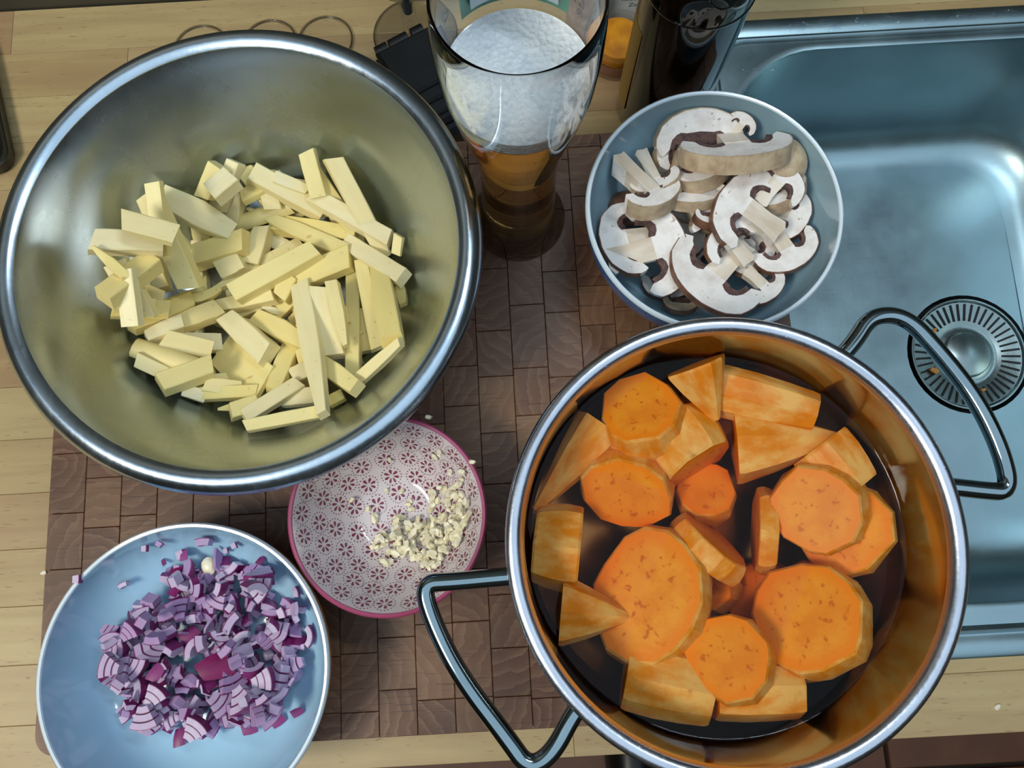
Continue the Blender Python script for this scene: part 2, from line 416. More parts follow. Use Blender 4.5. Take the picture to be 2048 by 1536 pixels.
link('drain_recess', MB().lathe([(.0582, -.1495), (.0565, -.153), (.0555, -.158), (0, -.158)], (DC[0], DC[1], 0), 48), M['dark'], snk)
st = link('strainer', MB().lathe([(0, -.1490), (.0205, -.1490), (.0218, -.1500), (.0225, -.1530), (.0275, -.1548), (.030, -.1540), (.051, -.1505), (.0525, -.1485), (.0540, -.1485), (.0545, -.152)], (DC[0], DC[1], 0), 72), M['drain'], snk)
NS = 44
for k in range(NS):
    a = 2*PI*k/NS+.04; pts = []
    mb = MB()
    for r, z in ((.0335, -.1531), (.0495, -.1504)): pts.append((r*math.cos(a), r*math.sin(a), z))
    wv = .0009; n = (-math.sin(a)*wv, math.cos(a)*wv)
    P = []
    for dz in (-.0006, .0005):
        for p, sg in ((pts[0], -1), (pts[1], -1), (pts[1], 1), (pts[0], 1)):
            P.append((p[0]+n[0]*sg, p[1]+n[1]*sg, p[2]+dz))
    mb.add(P, [(3, 2, 1, 0), (4, 5, 6, 7), (0, 1, 5, 4), (1, 2, 6, 5), (2, 3, 7, 6), (3, 0, 4, 7)])
    link('slot_shade', mb.mesh('slot_shade'), M['dark'], st, (DC[0], DC[1], 0))  # solid dark strips, the shade of open slots put into their colour
def dome(mb, c, rx, ry, h, rz, n=10, irr=0):
    V = [(c[0], c[1], c[2]+h)]; F = []
    for k, (q, zz) in enumerate(((.45, .9), (.8, .55), (1, 0))):
        for i in range(n):
            a = 2*PI*i/n; e = 1+irr*math.sin(3*a+c[0]*900)+irr*.6*math.sin(5*a+c[1]*700)
            x, y = rx*q*math.cos(a)*e, ry*q*math.sin(a)*e
            V.append((c[0]+x*math.cos(rz)-y*math.sin(rz), c[1]+x*math.sin(rz)+y*math.cos(rz), c[2]+h*zz))
    for i in range(n):
        j = (i+1) % n; F.append((0, 1+i, 1+j))
        for k in (0, 1): F.append((1+k*n+i, 1+(k+1)*n+i, 1+(k+1)*n+j, 1+k*n+j))
    mb.add(V, F)
mb = MB()
for k in range(46):
    px = rnd.uniform(1460, 2040); z = .0026
    py = rnd.choice([rnd.uniform(16, 30), rnd.uniform(22, 36)])+(2048-px)*.055
    if px < 1560 and rnd.random() < .7: py = rnd.uniform(100, 165)
    p = at(px, py, z); dome(mb, (p.x, p.y, .0019 if py > 95 else z), rnd.uniform(.0015, .0075), rnd.uniform(.001, .003), .0012, rnd.uniform(-.6, .9), 12, .25)
link('water_drops', mb, M['drop'], snk)['kind'] = 'stuff'
def chip(name, label, cat, px, py, z, mat, s, group=None, rz=None):
    mb = MB(); pr = [(math.cos(a)*s*rnd.uniform(.6, 1.2), math.sin(a)*s*.6*rnd.uniform(.6, 1.2)) for a in np.linspace(0, 2*PI, 7)[:-1]]
    mb.prism(pr, 0, s*.5); o = link(name, mb.mesh(name), mat, None, at(px, py, z)); o.rotation_euler.z = rnd.uniform(0, 3) if rz is None else rz
    tag(o, label, cat, group); return o
chip('peel_scrap', 'orange peel scrap on the upper left of the drain strainer', 'scrap', 1868, 662, -.1505, M['scrap'], .0036)
chip('peel_scrap', 'reddish orange scrap left on the lower left drain slots', 'scrap', 1868, 742, -.1508, M['scrap'], .005)
chip('peel_scrap', 'tiny orange scrap at the lower edge of the drain hub', 'scrap', 1966, 780, -.1525, M['scrap'], .003)
chip('crumb', 'pale crumb on the worktop in front of the sink', 'crumb', 1993, 1413, 0.0, M['crumb'], .0028)
chip('crumb', 'pale crumb on the left edge of the chopping board', 'crumb', 89, 1146, .04, M['crumb'], .0022)

# ------------------------------------------------------------------ chopping board of end grain blocks
CX0, CX1, CY0, CY1, CZ = -.3215, .200, -.1243, .290, .040
bd = thing('chopping_board', 'dark end grain butcher block chopping board under the bowls', 'chopping board', ((CX0+CX1)/2, (CY0+CY1)/2, .003))
ox, oy = (CX0+CX1)/2, (CY0+CY1)/2
link('core', MB().prism([(p[0]-ox, p[1]-oy) for p in rrect(CX0+.001, CX1-.001, CY0+.001, CY1-.001, .014, 0)], .002, .0325), M['glue'], bd)
nc = 21; cw = (CX1-CX0)/nc; r3 = random.Random(5); cnt = 0
for i in range(nc):
    x0 = CX0+i*cw; y = CY0-r3.random()*.03
    while y < CY1-.0005:
        Lb = r3.uniform(.028, .048); a, b = max(y, CY0), min(y+Lb, CY1)
        if CY1-b < .01: b = CY1
        y = b if b == CY1 else y+Lb
        if b-a < .008: continue
        wx, wy = cw-.0003, b-a-.0003
        cx, cy = x0+cw/2, (a+b)/2; h = .007; dz = r3.uniform(-.00012, 0)
        cor = [(sx, sy) for sx in (-1, 1) for sy in (-1, 1) if abs(cx+sx*cw/2-(CX0 if sx < 0 else CX1)) < .001 and abs(cy+sy*(b-a)/2-(CY0 if sy < 0 else CY1)) < .001]
        if cor:
            sx, sy = cor[0]; R = .013; P = []
            for qx, qy in ((1, 1), (-1, 1), (-1, -1), (1, -1)):
                if (qx, qy) == (sx, sy):
                    a0 = math.atan2(sy, sx)-PI/4
                    P += [(sx*(wx/2-R)+R*math.cos(a0+PI/2*k/6), sy*(wy/2-R)+R*math.sin(a0+PI/2*k/6)) for k in range(7)]
                else: P.append((qx*wx/2, qy*wy/2))
            m = MB().prism(P, -h/2, h/2)
        else: m = MB().cbox((0, 0, 0), (wx, wy, h), .00035)
        link('block', m.mesh('block'), M['block'], bd, (cx-ox, cy-oy, .037-h/2+dz)); cnt += 1
for sx in (-1, 1):
    pass
mb = MB()
for k in range(34):
    px, py = rnd.gauss(988, 12), rnd.gauss(1062, 22); p = at(px, py, CZ); q = rnd.uniform(.0004, .0011); dome(mb, p, q, q*.8, q*.5, 0, 8, .1)
tag(link('wet_drops', mb, M['drop']), 'spatter of tiny water drops on the board beside the patterned bowl', 'water drops', kind='stuff')

# ------------------------------------------------------------------ steel bowl
BC = Vector((-.1545, .1712, 0)); Bz = .150
bowl = thing('mixing_bowl', 'large stainless steel mixing bowl with a rolled rim', 'bowl', (BC.x, BC.y, CZ))
inner = [(0, .0462), (.05, .0462), (.062, .0472), (.074, .0515), (.084, .0605), (.0925, .074), (.1005, .092), (.1095, .115), (.1185, .138), (.1225, .1455), (.1245, .1488)]
bin_r = [p[0] for p in inner]; bin_z = [p[1] for p in inner]
outer = [(0, .0400), (.055, .0400), (.064, .0418), (.076, .0475), (.086, .058), (.0945, .072), (.1025, .090), (.1115, .113), (.1205, .137), (.1245, .1440)]
link('body', MB().lathe([(r*(1+.033*min(max((z-.06)/.08,0),1)), z-CZ+(.0015 if z>.14 else 0)) for r, z in inner], n=128), M['bowl_steel'], bowl)
link('outer_wall', MB().lathe([(r*(1+.033*min(max((z-.06)/.08,0),1)), z-CZ) for r, z in outer[::-1]], n=96), M['blue_coat'], bowl, None)['label'] = 'blue outside of the steel bowl'
rimp = [(.1243, .1486), (.1262, .1505), (.1295, .1518), (.1330, .1508), (.1360, .1482), (.1378, .1450), (.1374, .1425), (.1350, .1415), (.1320, .1425), (.1245, .1440)]
link('rim', MB().lathe([(r*1.033, z-CZ+.0020) for r, z in rimp], n=128, closed=True), M['rim_steel'], bowl)

# ------------------------------------------------------------------ resting pieces in a bowl: height field
class HM:
    def __init__(s, cx, cy, R, res, rp, zp):
        s.x0, s.y0, s.res = cx-R, cy-R, res; n = s.n = int(2*R/res)+1
        g = np.arange(n)*res-R; X, Y = np.meshgrid(g, g, indexing='ij'); r = np.hypot(X, Y)
        s.h = np.interp(r, rp, zp)
    def idx(s, x, y): return min(max(int(round((x-s.x0)/s.res)), 0), s.n-1), min(max(int(round((y-s.y0)/s.res)), 0), s.n-1)
    def z(s, x, y): return s.h[s.idx(x, y)]
UPV, DNV = Vector((0, 0, 1)), Vector((0, 0, -1))
def settle(hm, V, F, R, x, y, q=.93, commit=True):
    W = [R @ Vector(v) for v in V]; bv = BVHTree.FromPolygons(W, F)
    xs = [p.x for p in W]; ys = [p.y for p in W]
    i0, j0 = hm.idx(x+min(xs), y+min(ys)); i1, j1 = hm.idx(x+max(xs), y+max(ys)); cells = []
    for i in range(i0, i1+1):
        for j in range(j0, j1+1):
            lx, ly = hm.x0+i*hm.res-x, hm.y0+j*hm.res-y
            a = bv.ray_cast(Vector((lx, ly, -1)), UPV)[0]
            if a is None: continue
            b = bv.ray_cast(Vector((lx, ly, 1)), DNV)[0]
            if b is None: continue
            cells.append((i, j, a.z, b.z))
    if not cells: return hm.z(x, y)-min(p.z for p in W)
    d = sorted(hm.h[i, j]-a for i, j, a, b in cells); z = d[min(int(q*len(d)), len(d)-1)]
    if commit:
        for i, j, a, b in cells: hm.h[i, j] = max(hm.h[i, j], b+z-.0004)
    return z

def keep_in(V, R, p, c, rp, zp, m=.0006):
    """shift that brings a settled piece back inside the bowl wall"""
    best, sh = 0, Vector((0, 0, 0))
    for v in V:
        q = R @ Vector(v)+p
        if q.z > zp[-1]: continue
        dx, dy = q.x-c[0], q.y-c[1]; r = math.hypot(dx, dy); e = r-(float(np.interp(q.z, zp, rp))-m)
        if e > best and r > 1e-4: best = e; sh = Vector((-dx/r*e, -dy/r*e, 0))
    return sh

# ------------------------------------------------------------------ parsnip sticks
def stick_mesh(L, w, t, t0, t1, seed, curve=0, rnd_end=False):
    r = random.Random(seed); mb = MB(); N = 6; V = []; F = []
    tw = r.uniform(-.18, .18); sk = [r.uniform(-.12, .12)*w for _ in range(4)]
    ce = [r.uniform(.82, 1.0) for _ in range(4)]
    for k in range(N+1):
        u = k/N; x = (u-.5)*L; f = t0+(1-t0)*min(u/.45, 1) if u < .5 else t1+(1-t1)*min((1-u)/.45, 1)
        ww, tt = w*f/2, t*(.45+.55*f)/2; yo = curve*w*(4*(u-.5)**2-.5); c = .10*min(ww, tt)
        ring = [(-ww+c, -tt), (ww-c, -tt), (ww, -tt+c), (ww*ce[1], tt-c), (ww*ce[1]-c, tt), (-ww*ce[2]+c, tt*ce[3]), (-ww*ce[2], tt*ce[3]-c), (-ww, -tt+c)]
        if rnd_end: ring = [(ww*math.cos(a), tt*math.sin(a)) for a in [-PI*.75+2*PI*i/8 for i in range(8)]]
        a = tw*(u-.5); dx = 0
        for y, z in ring:
            e = (sk[0]*(y/w)*3 if k == N else sk[1]*(y/w)*3 if k == 0 else 0)
            V.append((x+e, y*math.cos(a)-z*math.sin(a)+yo+r.uniform(-1, 1)*.012*w, y*math.sin(a)+z*math.cos(a)+r.uniform(-1, 1)*.012*w))
    n = 8
    for k in range(N):
        for i in range(n): j = (i+1) % n; F.append((k*n+i, k*n+j, (k+1)*n+j, (k+1)*n+i))
    F.append(tuple(range(n-1, -1, -1))); F.append(tuple(N*n+i for i in range(n)))
    mb.add(V, F); return mb
hmb = HM(BC.x, BC.y, .135, .003, bin_r, bin_z)
def hull_line(ts, hs, c):
    pts = sorted(zip(ts, hs)); H = []
    for p in pts:
        while len(H) >= 2 and (H[-1][0]-H[-2][0])*(p[1]-H[-2][1])-(H[-1][1]-H[-2][1])*(p[0]-H[-2][0]) >= 0: H.pop()
        H.append(p)
    for a, b in zip(H, H[1:]):
        if a[0] <= c <= b[0]: s = (b[1]-a[1])/max(b[0]-a[0], 1e-6); return a[1]+s*(c-a[0]), s
    return max(hs), 0
# x1,y1,x2,y2,width (in a 2.4x crop of the photo), start taper, end taper, layer, extra, label
S = [
(1285,120,1512,545,95,1,.8,2,'','long broad parsnip stick leaning highest along the upper right wall of the steel bowl'),
(1165,120,1352,385,88,1,1,3,'','squared parsnip stick lying just left of the longest one at the upper right'),
(1125,85,1175,290,80,1,1,1,'','pale parsnip end poking up behind the upper right bundle'),
(1180,235,1290,430,70,1,1,2,'','parsnip stick half hidden beneath the squared stick of the upper right bundle'),
(1135,300,1525,545,88,1,1,5,'','long parsnip stick slanting across the top right of the heap'),
(1345,535,1620,705,88,1,1,4,'','parsnip stick jutting out to the right below the slanting long one'),
(850,205,1190,400,100,1,.8,4,'','thick speckled parsnip stick slanting from the top middle of the heap'),
(930,190,1120,205,62,.7,1,1,'','parsnip stick lying level along the top edge of the heap'),
(960,235,1110,285,60,1,.8,1,'','short parsnip stick under the level one at the top edge'),
(700,185,620,315,92,1,1,1,'','broad parsnip piece standing at the upper left of the heap'),
(745,215,672,325,100,1,1,2,'','blunt parsnip block beside the pale wedge at the upper left'),
(392,285,712,455,135,.75,.7,5,'','large pale parsnip wedge lying on top at the upper left'),
(395,355,512,715,112,1,1,4,'','stout upright parsnip stick at the left of the heap'),
(110,541,400,545,95,1,1,3,'','parsnip stick pointing straight out to the left wall of the bowl'),
(95,570,245,700,48,.35,1,1,'thin','thin pale parsnip sliver curling under the leftmost sticks'),
(180,812,345,618,96,1,1,3,'','parsnip stick slanting up at the far left of the heap'),
(200,828,375,850,84,1,1,1,'','parsnip stick end under the far left slanting stick'),
(375,640,400,760,80,1,1,1,'','short dim parsnip block behind the far left slanting stick'),
(270,740,420,800,64,1,1,0,'','dim parsnip strip low at the left of the heap'),
(252,965,545,825,90,.55,.9,4,'','pale parsnip stick with a sharp slanted end at the lower left edge'),
(775,300,748,490,92,1,.8,4,'','short parsnip stick standing beside the large pale wedge'),
(770,475,1025,350,92,1,.85,4,'round','rounded parsnip piece with its round root end showing'),
(822,375,1305,580,78,.2,1,6,'thin','long thin bent parsnip sliver across the middle top of the heap'),
(945,455,1355,505,92,1,.8,5,'','broad parsnip stick with two brown specks at its right end'),
(565,620,818,535,112,1,1,5,'','pinkish square parsnip chunk left of the middle of the heap'),
(588,520,600,705,62,1,.9,3,'','narrow parsnip piece passing under the pinkish square chunk'),
(620,690,622,835,50,1,1,2,'','slim parsnip stick end below the narrow piece at the left of the heap'),
(905,475,850,650,98,.8,1,3,'','tapered yellow parsnip stick under the middle of the heap'),
(665,785,1085,530,62,.35,1,5,'','thin pointed parsnip strip alongside the thick middle stick'),
(765,790,1160,575,104,1,.9,6,'','thick parsnip stick lying on top across the middle of the heap'),
(1058,715,1330,620,112,1,1,5,'','blocky parsnip stick right of the middle with a square left end'),
(1290,610,1430,595,70,1,1,3,'','parsnip stick end behind the blocky stick at the right'),
(700,680,810,630,110,1,.8,3,'','flat parsnip chunk under the pinkish square chunk'),
(470,825,705,770,52,.3,.8,5,'curve','pale curved parsnip paring left of the thick middle stick'),
(668,855,955,795,76,.8,.9,4,'','parsnip stick lying level under the thick middle stick'),
(445,955,695,860,90,.6,1,4,'','tapering parsnip stick below the curved paring'),
(985,805,1045,705,98,.8,1,5,'','small pale parsnip chunk with a faceted end near the heap centre'),
(1090,755,1200,1380,100,1,.5,6,'','longest upright parsnip stick at the lower right, narrowing downwards'),
(1338,640,1335,1215,76,1,1,5,'','straight slim parsnip stick standing upright at the right of the heap'),
(1185,760,1240,1090,130,.8,1,4,'','wide flat parsnip slab behind the longest upright stick'),
(1235,730,1300,1035,64,1,.4,4,'','narrow pointed parsnip strip on the wide flat slab'),
(1415,648,1492,1070,78,.9,.9,4,'','upright parsnip stick second from the right wall'),
(1505,665,1575,1035,112,.8,1,4,'','broad upright parsnip stick nearest the right wall'),
(1390,890,1420,1090,84,.8,1,2,'','low parsnip stick tucked between the upright right sticks'),
(1585,760,1600,840,52,1,.7,1,'','parsnip tip showing beyond the broad right stick'),
(1572,500,1558,590,48,1,1,2,'','small curled parsnip bit against the right wall of the bowl'),
(1600,1035,1375,1235,64,.7,1,1,'','parsnip stick low against the lower right wall of the bowl'),
(872,905,1135,1035,112,.8,.6,5,'','faceted parsnip chunk with a pale greenish tip near the centre'),
(895,845,1000,885,40,.4,.6,4,'thin','thin parsnip flake above the greenish tipped chunk'),
(715,890,945,1095,132,.8,1,5,'','thick pinkish sided parsnip stick slanting through the lower middle'),
(705,1050,905,1230,200,.9,1,4,'thin','widest flat parsnip slab in the lower middle of the heap'),
(425,1010,655,1060,104,1,1,4,'','short thick parsnip block at the lower left'),
(345,1000,515,925,80,.8,1,2,'','parsnip stick end under the tapering stick at the lower left'),
(278,1045,630,1165,108,.9,1,5,'round','rounded pale parsnip stick on top at the lower left edge'),
(290,1120,460,1200,70,1,1,2,'','parsnip stick beneath the rounded lower left stick'),
(375,1265,625,1175,104,1,1,4,'','slanted parsnip stick crossing below the rounded lower left stick'),
(500,1265,610,1300,62,1,1,1,'','parsnip end low at the bottom left of the heap'),
(620,1225,800,1245,92,.8,1,3,'','yellow parsnip chunk under the widest flat slab'),
(552,1312,855,1305,70,1,1,4,'','parsnip stick lying level along the bottom left edge of the heap'),
(1045,1020,955,1260,100,1,.8,4,'','parsnip stick standing left of the longest upright one'),
(1045,1190,1120,1150,84,1,1,2,'','short parsnip block at the foot of the longest upright stick'),
(1125,1080,1130,1280,84,1,1,3,'thin','flat parsnip strip behind the foot of the longest upright stick'),
(695,1345,915,1300,56,.2,.9,5,'thin','thin pointed parsnip strip at the bottom of the heap'),
(730,1405,860,1365,84,1,1,3,'','squared parsnip end at the very bottom of the heap'),
(808,1405,1075,1240,72,1,1,5,'','slim parsnip stick rising to the right at the bottom of the heap'),
(1000,1335,1175,1308,86,.9,1,4,'','short yellow parsnip chunk at the bottom right'),
(830,1455,1192,1382,64,.9,1,5,'','parsnip stick lying lowest along the bottom of the heap'),
(1212,1165,1398,1300,92,.8,.8,4,'','parsnip stick slanting down at the lower right of the heap'),
(1235,1325,1300,1290,58,1,1,1,'','small parsnip end under the lower right slanting stick'),
]
fill = []
for k in range(50):
    a = rnd.uniform(0, 2*PI); r = 540*math.sqrt(rnd.uniform(0, 1)); cx, cy = 850+r*math.cos(a)*1.15, 760+r*math.sin(a)
    b = rnd.uniform(0, PI); l = rnd.uniform(90, 150)
    fill.append((cx-l*math.cos(b), cy-l*math.sin(b), cx+l*math.cos(b), cy+l*math.sin(b), rnd.uniform(70, 100), 1, 1, -1, '', None))
for k, (x1, y1, x2, y2, ww, t0, t1, lay, ex, lab) in enumerate(sorted(S+fill, key=lambda s: s[7])):
    a, b = (150+x1/2.4, 260+y1/2.4), (150+x2/2.4, 260+y2/2.4)
    zA = zB = .055+max(lay, 0)*.007; n = 9
    for it in range(3):
        A, B = at(*a, zA), at(*b, zB); d = B-A; d2 = Vector((d.x, d.y, 0)); L2 = max(d2.length, .01)
        c = (A+B)/2; wd = ww/2.4*depth(c)/FOC; t = min(wd*.85, .0125)*(.35 if ex == 'thin' else .65 if lay < 0 else 1); u = d2/L2; nv = Vector((-u.y, u.x, 0))
        ts = []; hs = []
        for i in range(n):
            q = (i/(n-1)-.5)*L2
            hh = []
            for j in (-.35, 0, .35):
                p = c+u*q+nv*(j*wd); hh.append(hmb.z(p.x, p.y))
            ts.append(q); hs.append(.4*max(hh)+.6*sum(hh)/3)
        z0, sl = hull_line(ts, hs, 0); sl = max(-.5, min(.5, sl))
        zc = z0+t/2; zA, zB = zc-sl*L2/2, zc+sl*L2/2
    yaw = math.atan2(u.y, u.x); R = Matrix.Rotation(yaw, 3, 'Z') @ Matrix.Rotation(-math.atan(sl), 3, 'Y')
    mb = stick_mesh(L2*math.sqrt(1+sl*sl), wd, t, t0, t1, k, .5 if ex == 'curve' else 0, ex == 'round')
    z = settle(hmb, mb.v, mb.f, R, c.x, c.y, .70)
    p = at((a[0]+b[0])/2, (a[1]+b[1])/2, z)
    for it in range(3): p = p+keep_in(mb.v, R, p, BC, bin_r[3:], bin_z[3:])
    o = link('parsnip_stick', mb.mesh('parsnip_stick', 50 if ex == 'round' else 25), M['root'])
    o.matrix_world = Matrix.Translation((p.x, p.y, z)) @ R.to_4x4()
    tag(o, lab or 'parsnip stick mostly buried in the bottom of the heap', 'parsnip stick', 'parsnip sticks in the steel bowl')

# ------------------------------------------------------------------ pot with sweet potatoes
PC = Vector((.1125, -.0095, 0))
pot = thing('cooking_pot', 'wide stainless steel cooking pot with two loop handles', 'pot', (PC.x, PC.y, CZ))
wall = [(0, .0455), (.097, .0455), (.106, .0475), (.1095, .053), (.1100, .060), (.1105, .148), (.1115, .1545), (.1135, .1590), (.1150, .1600), (.1165, .1588), (.1150, .1540), (.1130, .148), (.1125, .055), (.108, .044), (.100, .040), (0, .040)]
link('body', MB().lathe([(r, z-CZ) for r, z in wall[:7]], n=128), M['pot_steel'], pot)
link('outer_wall', MB().lathe([(r, z-CZ) for r, z in wall[10:]], n=128), M['pot_steel'], pot)
rp = [(.1113, .1540), (.1122, .1572), (.1138, .1592), (.1165, .1602), (.1192, .1596), (.1208, .1578), (.1210, .1560), (.1195, .1550), (.113, .1520)]
link('rim', MB().lathe([(r, z-CZ) for r, z in rp], n=128, closed=True), M['pot_rim'], pot)
def smooth_path(P, it=3):
    P = [Vector(p) for p in P]
    for _ in range(it):
        Q = [P[0]]
        for a, b in zip(P, P[1:]): Q += [a*.75+b*.25, a*.25+b*.75]
        P = Q+[P[-1]]
    return P
for pts in ([(1060, 1149), (1000, 1154), (905, 1163), (842, 1166), (868, 1250), (920, 1352), (1016, 1478), (1056, 1536), (1104, 1510), (1150, 1420), (1190, 1380)],
            [(1660, 735), (1705, 690), (1742, 630), (1812, 632), (1880, 705), (1950, 795), (2002, 900), (2020, 985), (1960, 980), (1910, 974), (1850, 968)]):
    hp = smooth_path([at(x, y, .139) for x, y in pts])
    hp = [p for p in hp if math.hypot(p.x-PC.x, p.y-PC.y) > .1115]
    link('handle', MB().tube([p-Vector((PC.x, PC.y, CZ)) for p in hp], .0050, 16), M['handle'], pot)
mb = MB()
for k in range(46):
    a = rnd.uniform(0, 2*PI); r = rnd.uniform(.1135, .1195); q = rnd.uniform(.0004, .0013)
    dome(mb, (r*math.cos(a), r*math.sin(a), .1594-CZ), q*1.4, q, q*.8, a+PI/2, 8, .15)
link('water_drops', mb, M['drop'], pot)['kind'] = 'stuff'
WZ = .113
wm = MB().lathe([(0, .0460), (.0965, .0460), (.1055, .0480), (.1090, .0535), (.1095, .0600), (.1099, WZ+.0012), (.1088, WZ+.0003), (.1070, WZ), (0, WZ)], n=96)
tag(link('cooking_water', wm, M['water'], None, (PC.x, PC.y, 0)), 'amber tinted water covering the sweet potatoes in the pot', 'water')

def chunk(p0, p1, r0, r1, seed, n=10, flat=1.0):
    """peeled sweet potato chunk: faceted body between two cut ends"""
    r = random.Random(seed); p0, p1 = Vector(p0), Vector(p1); ax = (p1-p0); L = ax.length; c = (p0+p1)/2
    f = [r.uniform(.93, 1.06) for _ in range(n)]; g = [r.uniform(.94, 1.05) for _ in range(n)]; ang = [2*PI*(i+r.uniform(-.22, .22))/n for i in range(n)]
    rings = [(0, .955), (.05, 1.0), (.36, 1.06), (.68, 1.05), (.95, 1.0), (1, .955)]
    V = []; F = []; MI = []; UV = []
    for u, s in rings:
        rr = (r0*(1-u)+r1*u)*s
        for i in range(n):
            k = (f[i]*(1-u)+g[i]*u)
            V.append((rr*k*math.cos(ang[i]), rr*k*math.sin(ang[i])*flat, (u-.5)*L))
    for q in range(len(rings)-1):
        for i in range(n):
            j = (i+1) % n; F.append((q*n+i, q*n+j, (q+1)*n+j, (q+1)*n+i)); MI.append(1)
    for e, z in ((0, -L*.5), ((len(rings)-1)*n, L*.5)):
        rr = r0 if e == 0 else r1; cc = len(V); V.append((0, 0, z))
        for i in range(n):
            j = (i+1) % n; F.append((cc, e+j, e+i) if e == 0 else (cc, e+i, e+j)); MI.append(0)
    mb = MB(); mb.v = V; mb.f = F; mb.m = MI; me = mb.mesh('sweet_potato_chunk', 16)
    uv = me.uv_layers.new(name='UVMap'); nv = len(rings)*n
    for l in me.loops: uv.data[l.index].uv = ((0, 0) if l.vertex_index >= nv else (1, 0))
    q = ax.to_track_quat('Z', 'Y')
    for it in range(3):            # keep it inside the pot wall and off the bottom
        W_ = [q @ Vector(v)+c for v in V]; e = max(W_, key=lambda v: math.hypot(v.x-PC.x, v.y-PC.y)); rr = math.hypot(e.x-PC.x, e.y-PC.y)
        if rr > .1092: c = c-Vector((e.x-PC.x, e.y-PC.y, 0))*((rr-.1092)/rr)
        lo = min(v.z for v in W_)
        if lo < .0475: c.z += .0475-lo
    o = link('sweet_potato_chunk', me, [M['cut'], M['peel']], None)
    o.matrix_world = Matrix.Translation(c) @ q.to_matrix().to_4x4()
    return o
def sp(x0, y0, z0, x1, y1, z1, r0, r1, lab, n=10, flat=1.0):
    A = at(1000+x0/1.677, 620+y0/1.677, z0-.004); B = at(1000+x1/1.677, 620+y1/1.677, z1-.004)
    o = chunk(A, B, r0/1.677*depth(A)/FOC, r1/1.677*depth(B)/FOC, int(x0*7+y0), n, flat)
    tag(o, lab, 'sweet potato', 'sweet potato chunks in the pot'); return o
W = WZ
sp(432,270,W+.009, 470,372,W-.026, 134,152, 'sweet potato chunk with a round top cut face at the upper left of the pot')
sp(655,140,W+.012, 728,322,W+.005, 108,14, 'pointed sweet potato tip at the very top of the pot', 9)
sp(770,195,W-.004, 1100,275,W+.000, 92,70, 'long sweet potato chunk lying along the upper right wall')
sp(785,450,W-.013, 1140,430,W-.002, 142,20, 'large sweet potato wedge with a flat cut lower side in the upper right', 8)
sp(1150,390,W-.006, 1275,530,W-.002, 118,92, 'half sunk sweet potato chunk against the right wall above the discs', 8)
sp(570,390,W-.016, 668,522,W-.007, 140,132, 'sweet potato chunk with a pale scarred side right of the round topped one')
sp(325,380,W-.010, 108,660,W-.010, 95,14, 'slim pointed sweet potato wedge along the left wall', 8)
sp(420,625,W-.002, 425,530,W-.034, 160,158, 'sweet potato chunk with an oval cut face below the round topped one', 11, .8)
sp(690,600,W-.014, 690,640,W-.034, 100,95, 'sunken sweet potato disc behind the scarred chunk')
sp(1052,672,W+.013, 1090,650,W-.020, 150,152, 'sweet potato chunk with a grainy pale cut face at the right of the pot', 12)
sp(1245,722,W+.001, 1258,726,W-.020, 156,150, 'sweet potato disc partly under the grainy faced chunk')
sp(262,802,W-.008, 110,785,W-.010, 145,132, 'sweet potato chunk lying on its side at the left wall', 8, 1.0)
sp(140,1050,W-.004, 388,1078,W-.001, 124,10, 'pointed sweet potato end at the lower left wall', 8)
sp(492,955,W+.004, 530,968,W-.024, 228,222, 'largest oval sweet potato disc in the lower left of the pot', 14, .84)
sp(668,825,W-.016, 722,765,W-.011, 140,138, 'dark sunken sweet potato disc tilted up in the middle of the pot', 11)
sp(855,740,W-.020, 920,745,W-.018, 140,140, 'sweet potato slice standing on edge in the middle of the pot', 8)
sp(1030,1030,W+.007, 1065,1055,W-.022, 186,186, 'large speckled sweet potato disc at the lower right', 13)
sp(1120,1055,W-.012, 1140,1070,W-.032, 165,160, 'sweet potato disc underneath the large speckled one')
sp(762,1160,W+.013, 788,1185,W-.022, 146,142, 'round sweet potato slice lying on top at the bottom of the pot', 12)
sp(385,1275,W-.010, 672,1340,W-.006, 122,118, 'pale sided sweet potato chunk lying at the bottom left wall', 9)
sp(745,1345,W-.006, 1030,1340,W-.008, 102,100, 'sweet potato chunk lying at the bottom wall under the round slice', 9)
sp(690,925,W-.022, 730,935,W-.04, 85,85, 'sunken sweet potato piece beside the largest oval disc')
sp(860,960,W-.034, 900,960,W-.055, 120,120, 'sunken sweet potato piece left of the large speckled disc')
sp(700,330,W-.024, 720,360,W-.05, 110,110, 'sunken sweet potato piece under the pointed tip')

# ------------------------------------------------------------------ ceramic bowls
def ceramic(name, label, c, R, zr, base, inner_m, outer_m, rim_m, flare=False):
    t = thing(name, label, 'bowl', (c[0], c[1], CZ)); h = zr-CZ; th = .0032
    inn = [(0, .0075)]; fr = base*.9
    for k in range(15):
        u = k/14; q = u*PI/2
        r = fr+(R-th-fr)*math.sin(q)**.95; z = .0075+(h-.0075)*(1-math.cos(q))
        if flare: r = fr+(R-th-fr)*u**.9; z = .0075+(h-.0075)*u**1.45
        inn.append((r, z))
    inn[-1] = (R-th, h-.001)
    out = [(r+th*.9, max(z-th*.6, .004)) for r, z in inn[1:-1]]
    link('body', MB().lathe(inn, n=96), inner_m, t)
    link('outer_wall', MB().lathe([(R-.0004, h-.0020)]+out[::-1]+[(base, .003), (base-.002, 0), (base-.005, 0), (base-.006, .003), (0, .003)], n=96), outer_m, t)
    link('rim', MB().lathe([(R-th, h-.001), (R-th*.85, h), (R-th*.4, h+.0003), (R-.0003, h-.0006), (R, h-.0022), (R-.0008, h-.003)], n=96), rim_m, t)
    return t, [p[0] for p in inn], [p[1]+CZ for p in inn]
OC = (-.2033, -.0690); mbowl_c = (.1348, .1965); GC = (-.0815, .0158)
